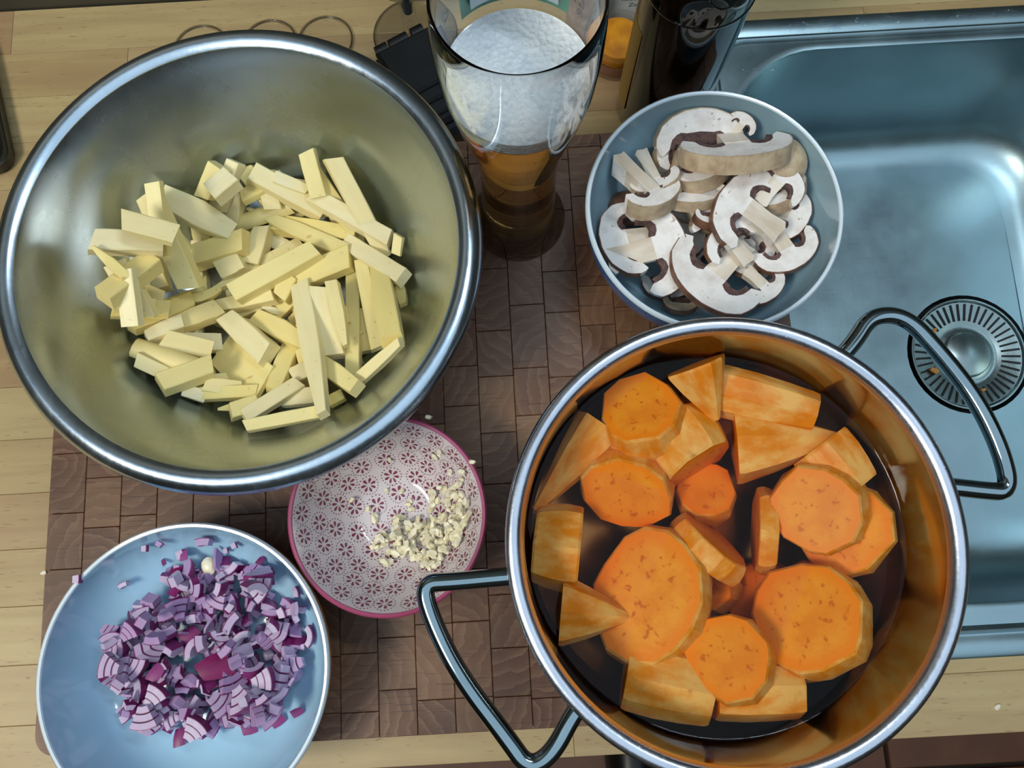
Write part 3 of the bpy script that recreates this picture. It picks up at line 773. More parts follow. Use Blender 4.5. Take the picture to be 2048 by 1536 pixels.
ob, o_r, o_z = ceramic('onion_bowl', 'pale blue white ceramic bowl holding the diced red onion', OC, .0868, .095, .042, M['white_bowl'], M['orange_out'], M['rim_white'])
mbw, m_r, m_z = ceramic('mushroom_bowl', 'grey blue ceramic bowl with blue outside holding sliced mushrooms', mbowl_c, .0820, .110, .038, M['grey_bowl'], M['blue_out'], M['rim_white'])
gb, g_r, g_z = ceramic('garlic_bowl', 'small cream bowl with mauve flower print and pink rim', GC, .0618, .090, .024, M['gbowl'], M['pink'], M['pink'], True)
# printed flowers follow the inside of the bowl
arc = [0]
for i in range(1, len(g_r)): arc.append(arc[-1]+math.hypot(g_r[i]-g_r[i-1], g_z[i]-g_z[i-1]))
def on_bowl(s, th, lift=.00012):
    r = float(np.interp(s, arc, g_r)); z = float(np.interp(s, arc, g_z)); e = .0005
    r2_, z2_ = float(np.interp(s+e, arc, g_r)), float(np.interp(s+e, arc, g_z)); r1_, z1_ = float(np.interp(max(s-e, 0), arc, g_r)), float(np.interp(max(s-e, 0), arc, g_z))
    dr, dz = r2_-r1_, z2_-z1_; l = math.hypot(dr, dz) or 1; nr, nz = -dz/l, dr/l
    r += nr*lift; z += nz*lift
    return (r*math.cos(th), r*math.sin(th), z-CZ)
smax = arc[-1]; FR = .0066
rings = [(0.0005, 1), (.0145, 6), (.0285, 11), (.0425, 16), (.0560, 20), (smax-.0078, 24)] if smax > .071 else [(0.0005, 1), (.0145, 6), (.0285, 11), (.0425, 16), (smax-.0078, 21)]
print('smax', smax)
r4 = random.Random(3)
for s0, n in rings:
    for k in range(n):
        th0 = 2*PI*(k+r4.uniform(-.12, .12))/n+s0*40; ss = s0+r4.uniform(-.0012, .0012)*(n > 1); ss = min(ss, smax-.0076); a0 = r4.uniform(0, PI)
        r0 = max(float(np.interp(ss, arc, g_r)), .004); mb = MB()
        def P(u, v):
            if n == 1: return on_bowl(math.hypot(u, v), math.atan2(v, u))
            return on_bowl(ss+u, th0+v/r0)
        for q in range(7):
            a = a0+2*PI*q/7; o2 = []
            for (x, y) in ((.0012, 0), (.0028, .0007), (.0040, .00095), (.0049, .0006), (.0052, 0), (.0049, -.0006), (.0040, -.00095), (.0028, -.0007)):
                o2.append(P(x*math.cos(a)-y*math.sin(a), x*math.sin(a)+y*math.cos(a)))
            mb.add(o2, [tuple(range(len(o2)))])
        for q in range(20):
            a = a0+2*PI*q/20; x, y = FR*math.cos(a), FR*math.sin(a); d = .00045
            mb.add([P(x+d*math.cos(b), y+d*math.sin(b)) for b in np.linspace(0, 2*PI, 7)[:-1]], [tuple(range(6))])
        link('flower_print', mb.mesh('flower_print'), M['print'], gb)

# ------------------------------------------------------------------ garlic
def inpoly(x, y, P):
    c = False; n = len(P)
    for i in range(n):
        x1, y1 = P[i]; x2, y2 = P[i-1]
        if (y1 > y) != (y2 > y) and x < (x2-x1)*(y-y1)/(y2-y1)+x1: c = not c
    return c
def bit(seed, s):
    r = random.Random(seed); mb = MB(); n = 6
    A = [(math.cos(2*PI*i/n)*s*r.uniform(.6, 1.1), math.sin(2*PI*i/n)*s*.55*r.uniform(.6, 1.1)) for i in range(n)]
    V = [(x, y, -s*.28) for x, y in A]+[(x*.8, y*.8, s*.3*r.uniform(.5, 1.2)) for x, y in A]
    F = [tuple(range(n-1, -1, -1)), tuple(range(n, 2*n))]+[(i, (i+1) % n, n+(i+1) % n, n+i) for i in range(n)]
    mb.add(V, F); return mb
hmg = HM(GC[0], GC[1], .06, .0012, g_r, g_z)
GP = [(620,690),(780,780),(980,640),(1150,610),(1290,480),(1370,640),(1410,800),(1340,930),(1240,1040),(1130,1170),(1000,1130),(880,1080),(700,1040),(620,980),(840,850),(690,830)]
gm = []
for k in range(6):
    mb = bit(k+50, .0034); me = mb.mesh('garlic_bit'); me.materials.append(M['garlic']); gm.append((mb, me))
pts = []
while len(pts) < 215:
    x, y = rnd.uniform(600, 1420), rnd.uniform(480, 1180)
    if inpoly(x, y, GP) and rnd.random() < (.25 if y < 780 and x < 1250 else 1): pts.append((x, y))
pts += [(800,340),(1140,330),(1175,300),(1260,440),(1180,560),(1110,600),(890,590),(780,590),(510,650),(860,800),(1310,700),(1350,500),(1350,440),(800,1120),(760,1110)]
def free_rot(tilt): return Matrix.Rotation(rnd.uniform(0, 2*PI), 3, 'Z') @ Matrix.Rotation(rnd.uniform(-tilt, tilt), 3, 'X') @ Matrix.Rotation(rnd.uniform(-tilt, tilt), 3, 'Y')
for x, y in pts:
    mb, me = rnd.choice(gm); R = free_rot(.6); s = rnd.uniform(.75, 1.35); V = [tuple(c*s for c in v) for v in mb.v]
    z = .055; px, py = 560+x/3.657, 820+y/3.657
    for it in range(2):
        p = at(px, py, z); z = settle(hmg, V, mb.f, R, p.x, p.y, .8, it == 1)
    p = at(px, py, z); p = p+keep_in(V, R, p, GC, g_r[3:], g_z[3:]); o = link('garlic_bit', me, None); o.matrix_world = Matrix.Translation((p.x, p.y, z)) @ R.to_4x4() @ Matrix.Scale(s, 4)
    tag(o, 'tiny chopped garlic bit in the flower printed bowl', 'garlic', 'chopped garlic bits in the flower printed bowl')
for px, py, lab in ((856, 834, 'garlic fleck on the upper rim of the flower printed bowl'), (944, 924, 'garlic fleck on the right rim of the flower printed bowl')):
    o = link('garlic_bit', gm[0][1], None, None, at(px, py, .0915)); tag(o, lab, 'garlic')

# ------------------------------------------------------------------ onion
def arc_piece(r, th, a, h, mi_out=1, mi=0, mb=None, n=7):
    mb = mb or MB(); A = [((r)*math.cos(q), (r)*math.sin(q)) for q in np.linspace(-a/2, a/2, n)]; B = [((r-th)*math.cos(q), (r-th)*math.sin(q)) for q in np.linspace(-a/2, a/2, n)]
    mb.strip(A, B, -h/2, h/2, mi)
    b = len(mb.f)-4*(n-1)-2
    for i in range(n-1): mb.m[b+4*i+2] = mi_out
    # skin edge: thin outer layer
    C = [((r+.0004)*math.cos(q), (r+.0004)*math.sin(q)) for q in np.linspace(-a/2, a/2, n)]
    mb.strip(C, A, -h/2, h/2, mi_out)
    return mb
def center(mb):
    c = np.mean(np.array(mb.v), axis=0); mb.v = [tuple(np.array(v)-c) for v in mb.v]; return mb
ot = []
r5 = random.Random(21)
for k in range(5): ot.append((center(arc_piece(r5.uniform(.009, .016), .0030, r5.uniform(.5, .9), r5.uniform(.004, .006))), 'c'))
for k in range(3):
    mb = MB(); h = .0055; a = r5.uniform(.7, 1.1)
    for i in range(3): arc_piece(.016-.0036*i, .0028, a*(1-.05*i), h-.0006*i, mb=mb)
    ot.append((center(mb), 'n'))
def petal(r, w0, w1, h, seed, mb=None):
    q = random.Random(seed); mb = MB(); V = []; F = []; n, m = 6, 4
    for side in (0, 1):
        for j in range(m+1):
            for i in range(n+1):
                v = j/m; wd = (w0+(w1-w0)*v)*(1-.25*abs(v-.5)); a = (i/n-.5)*wd/r; rr = (r-.0013*side)*(1-.10*(v-.5)**2)
                V.append((rr*math.cos(a), rr*math.sin(a), (v-.5)*h+(i/n-.5)*h*q.uniform(.1, .2)))
    k = (n+1)*(m+1)
    for j in range(m):
        for i in range(n):
            a = j*(n+1)+i; F.append((a, a+1, a+n+2, a+n+1)); mb.m.append(1)
    for j in range(m):
        for i in range(n):
            a = k+j*(n+1)+i; F.append((a, a+n+1, a+n+2, a+1)); mb.m.append(0)
    bd_ = [i for i in range(n+1)]+[j*(n+1)+n for j in range(1, m+1)]+[m*(n+1)+i for i in range(n-1, -1, -1)]+[j*(n+1) for j in range(m-1, 0, -1)]
    for a, b in zip(bd_, bd_[1:]+bd_[:1]): F.append((b, a, a+k, b+k)); mb.m.append(0)
    mb.v = V; mb.f = F; return mb
for k, (a, b, h) in enumerate(((.009, .006, .009), (.005, .0065, .008), (.007, .004, .010))): ot.append((center(petal(.012, a, b, h, k)), 's'))
for k in range(2): ot.append((center(arc_piece(.008, .0028, 1.7, .0042)), 'l'))
for k in range(3): ot.append((center(arc_piece(.02, .0036, .25, .0045)), 'd'))
om = []
for mb, ty in ot:
    me = mb.mesh('onion_piece', 30); me.materials.append(M['oflesh']); me.materials.append(M['oskin']); om.append((mb, me, ty))
dk = om[8][1].copy(); dk.materials[1] = M['odark']; om[8] = (om[8][0], dk, 's')
om_b = om[9]
hmo = HM(OC[0], OC[1], .084, .0016, o_r, o_z)
OP = [(430,850),(480,740),(680,500),(870,330),(1180,260),(1480,400),(1620,560),(1650,850),(1620,1080),(1440,1220),(1250,1290),(1060,1330),(930,1260),(720,1290),(560,1230),(530,1050)]
def put_onion(x, y, ent, R, s, lab, grp='diced red onion in the pale blue white bowl', q=.8):
    mb, me, ty = ent; V = [tuple(c*s for c in v) for v in mb.v]; z = .06; px, py = 60+x/3.036, 1030+y/3.036
    for it in range(2):
        p = at(px, py, z); z = settle(hmo, V, mb.f, R, p.x, p.y, q, it == 1)
    p = at(px, py, z); p = p+keep_in(V, R, p, OC, o_r[3:], o_z[3:]); o = link('onion_piece', me, None); o.matrix_world = Matrix.Translation((p.x, p.y, z)) @ R.to_4x4() @ Matrix.Scale(s, 4)
    tag(o, lab, 'onion', grp); return o
def orot(tilt):
    return Matrix.Rotation(rnd.uniform(0, 2*PI), 3, 'Z') @ Matrix.Rotation(rnd.gauss(0, tilt), 3, 'X') @ Matrix.Rotation(rnd.gauss(0, tilt), 3, 'Y')
# the layer below, too buried to tell piece from piece
fb = MB()
for k in range(150):
    while True:
        x, y = rnd.uniform(430, 1650), rnd.uniform(260, 1340)
        if inpoly(x, y, OP): break
    mb, me, ty = om[rnd.choice([0, 1, 2, 3, 4, 8, 9, 13])]; R_ = orot(.3); sc_ = rnd.uniform(1.0, 1.4); V = [tuple(c*sc_ for c in v) for v in mb.v]; z = .055
    for it in range(2):
        p = at(60+x/3.036, 1030+y/3.036, z); z = settle(hmo, V, mb.f, R_, p.x, p.y, .8, it == 1)
    p = Vector((p.x, p.y, z)); p = p+keep_in(V, R_, p, OC, o_r[3:], o_z[3:])
    b0 = len(fb.v); fb.v += [tuple(R_ @ Vector(v)+p) for v in V]; fb.f += [tuple(i+b0 for i in f) for f in mb.f]; fb.m += mb.m
tag(link('diced_onion', fb.mesh('diced_onion', 30), [M['oflesh'], M['oskin']]), 'buried lower layer of diced red onion filling the bottom of the heap', 'onion', kind='stuff')
no = 0
while no < 265:
    x, y = rnd.uniform(430, 1650), rnd.uniform(260, 1340)
    if not inpoly(x, y, OP): continue
    put_onion(x, y, om[rnd.choice([0, 1, 2, 3, 4, 0, 1, 5, 6, 7, 8, 9, 10, 11, 12, 13, 14, 15, 13])], orot(.5), rnd.uniform(1.0, 1.5), 'small diced red onion piece within the onion heap'); no += 1
SK = om[9]; SD = om[8]; CR_ = om[0]; SM = om[13]; NE = om[5]; BI = om[11]
for x, y, ent, s, rz, lab in (
    (1060,140,om[4],1.35,1.6,'pale onion arc stuck to the upper inner wall of its bowl'), (690,168,SM,.8,0,'small onion cube left on the upper left inner wall of its bowl'),
    (782,142,SM,.8,1,'small onion cube right of the upper left one on the inner wall'), (925,215,SM,1.2,.3,'pale onion bit above the dark sliver near the top of the heap'),
    (935,246,SK,.8,1.6,'dark purple onion sliver just above the heap'), (805,268,SK,.5,2.1,'tiny purple onion fleck above the left of the heap'),
    (512,366,om[1],.85,2.0,'lone purple onion bit at the upper left floor of its bowl'), (1252,162,SM,.8,.4,'violet onion cube on the upper right inner wall'),
    (1200,192,SM,.7,.2,'tiny onion cube beneath the violet cube on the upper right wall'), (1412,256,SK,.7,.9,'purple onion triangle on the upper right inner wall'),
    (1640,450,CR_,.9,.3,'onion sliver on the right inner wall, above the pale ring'), (1720,730,om[12],1.1,0,'long pale onion ring bit at the far right inner wall'),
    (1662,796,SM,.6,.1,'tiny pale onion square beside the heap at the right'), (1650,1210,SK,.9,.4,'thin purple onion sliver at the lower right inner wall'),
    (1530,1270,SK,1.1,.5,'purple onion diamond at the lower right outside the heap'), (1333,1300,SK,1.15,.1,'bright purple onion strip just below the heap'),
    (895,1386,SK,1.35,1.6,'bright purple onion strip lying alone below the heap'), (1005,1300,NE,1.25,.9,'large layered onion half ring at the bottom edge of the heap'),
    (700,1230,om[6],1.3,-1.5,'large layered onion arc at the lower left of the heap'), (760,1100,om[7],1.2,.9,'stack of onion layers fanned at the lower left of the heap'),
    (490,920,om[6],1.2,2.9,'layered onion arc at the far left of the heap'), (640,920,om[5],1.15,-.6,'layered onion block at the left of the heap'),
    (1390,440,NE,1.3,-.5,'pale layered onion chunk at the upper right of the heap'), (1420,1000,om[7],1.2,.2,'layered onion block at the right of the heap'),
    (1540,590,om[3],1.3,.4,'striped pale onion flap at the right edge of the heap'), (965,725,SK,1.5,.5,'bright magenta onion piece on top of the heap'),
    (1120,925,SD,2.1,.3,'large shiny dark purple onion flap in the middle of the heap'), (770,955,SK,1.4,1.0,'magenta onion plate left of the dark flap')):
    put_onion(x, y, ent, Matrix.Rotation(rz, 3, 'Z') @ Matrix.Rotation(-PI/2*.9 if ent in (SK, SD) else rnd.uniform(-.15, .15), 3, 'Y'), s, lab)
mb = MB(); dome(mb, (0, 0, 0), .0048, .006, .003, .2, 12, .03)
z = hmo.z(*at(60+1085/3.036, 1030+310/3.036, .062).xy); tag(link('onion_piece', mb, M['garlic'], None, at(60+1085/3.036, 1030+310/3.036, z)), 'round pale yellowish onion root tip at the top of the heap', 'onion')
tag(link('onion_piece', om[13][1], None, None, at(158, 1158, .0956)), 'onion bit on the left rim of the onion bowl', 'onion')

# ------------------------------------------------------------------ mushrooms
hmm = HM(mbowl_c[0], mbowl_c[1], .079, .0018, m_r, m_z)
def mush_parts(cw, ch, sw, sl, th, curl=.5, seed=0, end=False):
    """lengthwise slice: stalk along -y, cap towards +y, thickness along z"""
    r = random.Random(seed); h = cw/2; j = lambda a: a*r.uniform(.94, 1.06)
    dome_ = []
    for k in range(19):
        a = PI*k/18; e = 1+r.uniform(-.012, .012)
        dome_.append((-h*math.cos(a)*e, ch*math.sin(a)**.85*e))
    under = []            # right curl back to the stalk, then stalk, then left side
    tipx = h*.80
    gl = []
    top = [(h*.97, -.07*cw), (h*.87, -.13*cw*curl-.03*cw), (h*.74, -.10*cw*curl), (h*.66, .00*cw), (h*.62, .07*cw), (h*.50, .13*cw), (sw*.55+h*.08, .12*cw)]
    right = [(j(x), y) for x, y in top]
    left = [(-j(x), y) for x, y in top][::-1]
    if end: stalk = [(sw*.4, .12*cw), (0, .115*cw), (-sw*.4, .12*cw)]
    else: stalk = [(sw*.5, .05*cw), (sw*.46, -sl*.5), (sw*.58*r.uniform(.9, 1.1), -sl*.92), (sw*.3, -sl*1.02), (-sw*.25, -sl*.97), (-sw*.55*r.uniform(.9, 1.1), -sl), (-sw*.47, -sl*.5), (-sw*.5, .05*cw)]
    out = dome_+right+stalk+left
    fl_ = MB().prism(out, -th/2, th/2)
    sk_o = [(x*1.016, y*1.016+.0002) for x, y in dome_]
    sk = MB().strip(sk_o, dome_, -th/2-.0001, th/2+.0001)
    gi = MB()
    for sg in (1, -1):
        A = [(sg*x, y) for x, y in ((h*.70, -.03*cw), (h*.66, .05*cw), (h*.58, .105*cw), (h*.46, .145*cw), (sw*.5+h*.1, .14*cw), (sw*.5, .11*cw))]
        B = [(sg*x, y) for x, y in ((h*.60, -.05*cw), (h*.56, .03*cw), (h*.50, .065*cw), (h*.40, .075*cw), (sw*.5+h*.1, .06*cw), (sw*.5, .05*cw))]
        if sg > 0: A, B = A, B
        else: A, B = B, A
        gi.strip(A, B, -th/2-.00025, th/2+.00025)
    if end:
        gi.prism([(h*.6, .03*cw), (h*.45, .13*cw), (0, .15*cw), (-h*.45, .13*cw), (-h*.6, .03*cw), (-h*.3, -.02*cw), (0, -.03*cw), (h*.3, -.02*cw)], -th/2-.0003, th/2+.0003)
    stm = None
    if not end:
        so = [(sw*.49, .06*cw), (sw*.47, -sl*.5), (sw*.585, -sl*.92), (sw*.3, -sl*1.03), (-sw*.25, -sl*.98), (-sw*.56, -sl), (-sw*.48, -sl*.5), (-sw*.49, .06*cw)]
        stm = MB().prism(so, -th/2-.0003, th/2+.0003)
    return fl_, gi, sk, stm
def whole_cap(R, h, seed):
    """cap piece with the skin outside and gills beneath"""
    skin = MB().lathe([(0, h), (R*.35, h*.95), (R*.7, h*.72), (R*.92, h*.4), (R, h*.12), (R*.93, -h*.06), (R*.8, -.02*h)], n=28)
    gills = MB().lathe([(R*.8, -.02*h), (R*.5, h*.22), (R*.22, h*.25)], n=28)
    stm = MB().lathe([(R*.25, h*.3), (R*.24, -h*.3), (R*.26, -h*.5), (0, -h*.5)], n=16)
    return skin, gills, stm
# x, y (3.2x crop), dome direction dx, dy, cap width, tilt, roll, thickness, kind, layer, label
MS = [
(240,760,-1,.3,210,.2,0,.010,'cap',0,'brown mushroom cap low at the left wall of the bowl'),
(530,1310,0,1,300,.1,.1,.005,'slice',0,'pale mushroom slice low at the bottom left of the bowl'),
(640,1410,-.2,1,190,.2,.1,.006,'dark',0,'brownish mushroom piece at the front edge by the pot rim'),
(640,350,-.5,-1,340,.25,.1,.008,'end',1,'white mushroom slice behind the quarter with gills'),
(690,500,-1,-.2,330,.3,.2,.010,'end',1,'long white mushroom slice in the upper middle'),
(720,720,0,1,320,.5,0,.008,'end',1,'mushroom slice with a beige edge below the small gilled cup'),
(880,750,1,-.2,220,.6,0,.006,'slice',0,'narrow white mushroom slice standing in the middle gap'),
(820,870,-.3,1,150,.3,0,.007,'end',1,'small curled mushroom bit in the middle gap'),
(1000,850,.4,.6,260,.1,0,.006,'slice',0,'mushroom slice mostly buried beneath the others'),
(1100,1100,.4,.6,260,.1,0,.006,'slice',0,'mushroom slice mostly buried beneath the others'),
(400,900,.4,.6,260,.1,0,.006,'slice',0,'mushroom slice mostly buried beneath the others'),
(1180,520,.2,-.6,280,.1,0,.006,'slice',0,'mushroom slice mostly buried beneath the others'),
(750,225,0,-1,430,.55,0,.011,'end',2,'domed mushroom piece with dark gills at the top of the bowl'),
(1030,250,.5,-.6,150,.5,.2,.008,'slice',2,'small curled mushroom piece right of the domed top one'),
(1345,455,.8,-.6,270,.3,.1,.010,'cap',2,'beige mushroom cap with its skin up at the right wall'),
(1430,650,.5,.8,290,.55,0,.009,'end',3,'mushroom wedge with a dark gill line at the right wall'),
(255,590,.5,.8,290,.30,-.2,.013,'half',3,'mushroom half with a thick stalk poking over the left rim'),
(490,650,.15,1,250,.5,.2,.014,'half',4,'mushroom quarter with dark open gills left of the middle'),
(800,575,.3,1,290,.45,.1,.011,'end',3,'small mushroom cup with a dark gilled hollow in the upper middle'),
(1000,420,.05,1,540,.75,0,.012,'slice',5,'thick mushroom slice with its stalk up, topmost at the back of the heap'),
(205,1000,-1,.1,420,.1,.15,.005,'slice',2,'mushroom slice lying against the left wall, behind the oval one'),
(650,930,1,-.4,330,.15,-.1,.005,'slice',2,'mushroom slice with a dark gill patch behind the oval one'),
(470,1050,1,-.22,500,.08,.1,.005,'slice',4,'oval white mushroom slice at the front left'),
(1260,620,.8,-.8,300,.15,.1,.005,'slice',3,'mushroom slice with a curled gill at the upper right'),
(1400,830,.9,.6,300,.2,0,.005,'slice',2,'mushroom slice with pale stalk at the right of the heap'),
(1060,790,-.9,-.75,440,.15,0,.006,'slice',5,'large white mushroom slice with a broad stalk right of the middle'),
(1430,1080,.45,1,340,.15,.1,.005,'slice',2,'mushroom slice with torn stalk at the lower right wall'),
(960,1000,-.7,-.9,300,.2,0,.005,'slice',4,'brown edged mushroom slice behind the front one'),
(1170,1290,.6,.8,250,.15,0,.005,'slice',3,'small mushroom slice at the right of the front one'),
(860,1220,-.75,.75,520,.12,0,.006,'slice',6,'largest white mushroom slice at the very front of the bowl'),
]
for k in range(12):
    a, q = rnd.uniform(0, 2*PI), rnd.uniform(60, 520)
    MS.append((830+q*math.cos(a), 820+q*math.sin(a), rnd.uniform(-1, 1), rnd.uniform(-1, 1), rnd.uniform(280, 380), rnd.uniform(0, .4), rnd.uniform(-.2, .2), .008, 'end' if k % 2 else 'slice', -1, 'mushroom slice mostly buried beneath the others'))
for k, (x, y, dx, dy, cw, tl, rl, th, kind, lay, lab) in enumerate(sorted(MS, key=lambda m: m[9])):
    px, py = 1160+x/3.2, 170+y/3.2; z = .085
    p = at(px, py, z); s = cw*1.25/3.2*depth(p)/FOC; R = Matrix.Rotation(math.atan2(-dx, -dy), 3, 'Z') @ Matrix.Rotation(tl, 3, 'X') @ Matrix.Rotation(rl, 3, 'Y')
    parts = []
    if kind == 'cap':
        a, b, c = whole_cap(s/2, s*.36, k); parts = [('skin', a, 'skin' if lay else 'skin_dark'), ('gills', b, 'gill'), ('stalk', c, 'stem')]
    else:
        thick = kind in ('half',)
        a, b, c, d = mush_parts(s, s*.40, s*.24, s*(.42 if kind != 'half' else .95), th, .6, k, kind in ('end', 'dark'))
        parts = [('flesh', a, 'flesh' if kind != 'dark' else 'skin'), ('gills', b, 'gill'), ('skin', c, 'skin' if th > .007 else 'skin_dark')]
        if d: parts.append(('stalk', d, 'stem'))
    V = []; F = []
    for _, mb, _m in parts: b0 = len(V); V += mb.v; F += [tuple(i+b0 for i in f) for f in mb.f]
    ctr = np.mean(np.array(V), axis=0) if kind != 'slice' else np.array((0, s*.06, 0))
    for _, mb, _m in parts: mb.v = [tuple(np.array(v)-ctr) for v in mb.v]
    V = [tuple(np.array(v)-ctr) for v in V]
    for it in range(2):
        p = at(px, py, z); z = settle(hmm, V, F, R, p.x, p.y, .72, it == 1)
    p = at(px, py, z)
    for it in range(3): p = p+keep_in(V, R, p, mbowl_c, m_r[3:], m_z[3:])
    t = thing('mushroom_slice', lab, 'mushroom', (0, 0, 0), 'sliced mushrooms in the grey blue bowl')
    t.matrix_world = Matrix.Translation((p.x, p.y, z)) @ R.to_4x4()
    for nm, mb, mt in parts: link(nm, mb.mesh(nm, 40), M[mt], t)

# ------------------------------------------------------------------ beer glass
GX, GY = .0117, .2267
gl = thing('beer_glass', 'tall wheat beer glass with foot, half full of amber beer', 'glass', (GX, GY, CZ))
go = [(.0325, 0), (.0333, .0012), (.0335, .003), (.0325, .0048), (.0290, .0085), (.0268, .012), (.0258, .02), (.0250, .04), (.0243, .08), (.0258, .10), (.0290, .12), (.0350, .15), (.0395, .178), (.0408, .205), (.0404, .225), (.0393, .2375), (.0388, .2382)]
gi_ = [(.0380, .2378), (.0382, .2365), (.0390, .225), (.0393, .205), (.0380, .178), (.0334, .15), (.0273, .12), (.0240, .10), (.0224, .08), (.0230, .04), (.0232, .022), (.0215, .017), (.015, .0145), (0, .0138)]
link('body', MB().lathe(go+gi_+[(0, 0)], n=96), M['glass'], gl)
# print on the far wall: green patch, silver band, script
def on_glass(h, a, lift=.0003):
    r = float(np.interp(h, [p[1] for p in go], [p[0] for p in go]))+lift; return (r*math.cos(a), r*math.sin(a), h)
mb = MB(); n = 14
for i in range(n):
    for j in range(6):
        a = lambda u: PI/2+.75*(u/n*2-1); hh = lambda v: .184+.034*v/6
        mb.add([on_glass(hh(j), a(i)), on_glass(hh(j+1), a(i)), on_glass(hh(j+1), a(i+1)), on_glass(hh(j), a(i+1))], [(0, 1, 2, 3)])
link('green_print', mb.mesh('green_print', 60), M['green'], gl)
mb = MB()
for i in range(n):
    a = lambda u: PI/2+.62*(u/n*2-1)
    mb.add([on_glass(.189, a(i), -.0027), on_glass(.196, a(i), -.0027), on_glass(.196, a(i+1), -.0027), on_glass(.189, a(i+1), -.0027)], [(0, 1, 2, 3)])
link('silver_print', mb.mesh('silver_print', 60), M['silver'], gl)
def text_mesh(body, size):
    cu = bpy.data.curves.new('t', 'FONT'); cu.body = body; cu.size = size; cu.resolution_u = 2; cu.align_x = 'CENTER'
    o = bpy.data.objects.new('t', cu); COL.objects.link(o); dg = bpy.context.evaluated_depsgraph_get()
    me = bpy.data.meshes.new_from_object(o.evaluated_get(dg)); bpy.data.objects.remove(o); return me
def glass_text(body, size, a0, h0, rot):
    me = text_mesh(body, size)
    for v in me.vertices:
        x, y = v.co.x, v.co.y; x, y = x*math.cos(rot)-y*math.sin(rot), x*math.sin(rot)+y*math.cos(rot)
        v.co = on_glass(h0+y, a0+x/.04, .0003)
    link('lettering', me, M['black_ink'], gl)
glass_text('Ge', .011, PI/2-1.0, .196, -PI/2)
glass_text('gy', .009, PI/2+1.0, .198, -PI/2)
def inset(p, d): return [(max(r-d, 0), z) for r, z in p]
bi = [(r, z) for r, z in gi_[::-1] if z < .166]
bi2 = [(0, .0137)]+[(r+.00012, z) for r, z in bi[1:]]
rs = float(np.interp(.166, [p[1] for p in gi_[::-1]], [p[0] for p in gi_[::-1]]))
beer = link('beer', MB().lathe(bi2+[(rs+.0001, .166), (0, .166)], n=96), M['beer'], None, (GX, GY, CZ)); tag(beer, 'amber wheat beer with a foam head in the tall glass', 'beer')
fr = lambda z: float(np.interp(z, [p[1] for p in gi_[::-1]], [p[0] for p in gi_[::-1]]))
link('foam_head', MB().lathe([(0, .1662), (fr(.1662)-.0001, .1662), (fr(.172)-.0001, .172), (fr(.178)-.0002, .1785), (fr(.178)-.002, .1778), (fr(.178)*.6, .1772), (0, .1775)], n=96), M['foam'], beer)

# ------------------------------------------------------------------ bottle
bx, by = .131, .3300
bt = thing('beer_bottle', 'dark brown beer bottle standing behind the mushroom bowl', 'bottle', (bx, by, 0))
bp = [(0, .002), (.030, 0), (.0335, .002), (.035, .006), (.035, .150), (.0342, .160), (.031, .172), (.024, .190), (.0175, .208), (.0145, .225), (.0135, .245), (.0140, .247), (.0140, .258), (.0128, .260), (.0105, .260), (.0105, .24), (0, .24)]
link('body', MB().lathe(bp, n=72), M['brown_glass'], bt)
def wrap(r, h0, h1, a0, a1, n=20):
    mb = MB(); A = []
    V = []
    for i in range(n+1):
        a = a0+(a1-a0)*i/n
        V += [(r*math.cos(a), r*math.sin(a), h0), (r*math.cos(a), r*math.sin(a), h1), ((r-.0004)*math.cos(a), (r-.0004)*math.sin(a), h1), ((r-.0004)*math.cos(a), (r-.0004)*math.sin(a), h0)]
    F = []
    for i in range(n):
        for k in range(4): F.append((i*4+k, (i+1)*4+k, (i+1)*4+(k+1) % 4, i*4+(k+1) % 4))
    return mb.add(V, F)
link('side_label', wrap(.0354, .025, .115, PI*.80, PI*1.12), M['gold'], bt)['label'] = 'gold paper label edge at the left side'
link('back_label', wrap(.0354, .04, .125, -.22, .30), M['teal_highlight'], bt)['label'] = 'label edge at the right side, its highlight coloured teal'  # edge of the label, its highlight put into the teal colour
link('seam_ring', MB().lathe([(.0351, .1480), (.0356, .1486), (.0356, .1494), (.0350, .1500)], n=72), M['brown_glass'], bt)
ring = [];  a0 = -PI/2+.25
for k in range(33):
    q = 2*PI*k/32; hh = .176+.0125*math.sin(q); r = float(np.interp(hh, [p[1] for p in bp[3:12]], [p[0] for p in bp[3:12]])); a = a0+.0125*math.cos(q)/r
    ring.append((r*math.cos(a), r*math.sin(a), hh))
link('reflection_ring', MB().tube(ring, .0006, 6), M['brown_glass'], bt)  # added ring, shaped to stand in for a reflection in the shoulder

# ------------------------------------------------------------------ things at the back of the worktop
wg = thing('wine_glass', 'clear stemmed glass with a dark stem core behind the steel bowl', 'glass', (*at(826, 70, 0).xy, 0))
link('foot', MB().lathe([(0, .0), (.0318, 0), (.0325, .0008), (.0318, .0018), (.02, .003), (.008, .006), (.0072, .009), (0, .009)], n=64), M['thin_glass'], wg)
link('foot_edge', MB().lathe([(.0316, .0002), (.0327, .0006), (.0327, .0014), (.0316, .0019)], n=64, closed=True), M['glass_edge'], wg)
link('stem', MB().lathe([(.0072, .009), (.0062, .02), (.0060, .05), (.0075, .058), (0, .058)], n=32), M['thin_glass'], wg)
link('stem_core', MB().lathe([(0, .028), (.004, .030), (.0048, .04), (.0046, .056), (0, .056)], n=24), m_plain('dark glass core', '#3A4448', .1), wg)
link('bowl', MB().lathe([(0, .058), (.0076, .058), (.02, .066), (.031, .085), (.035, .11), (.033, .14), (.030, .16), (.0292, .16), (.032, .14), (.034, .11), (.030, .086), (.019, .067), (0, .060)], n=64), M['thin_glass'], wg)
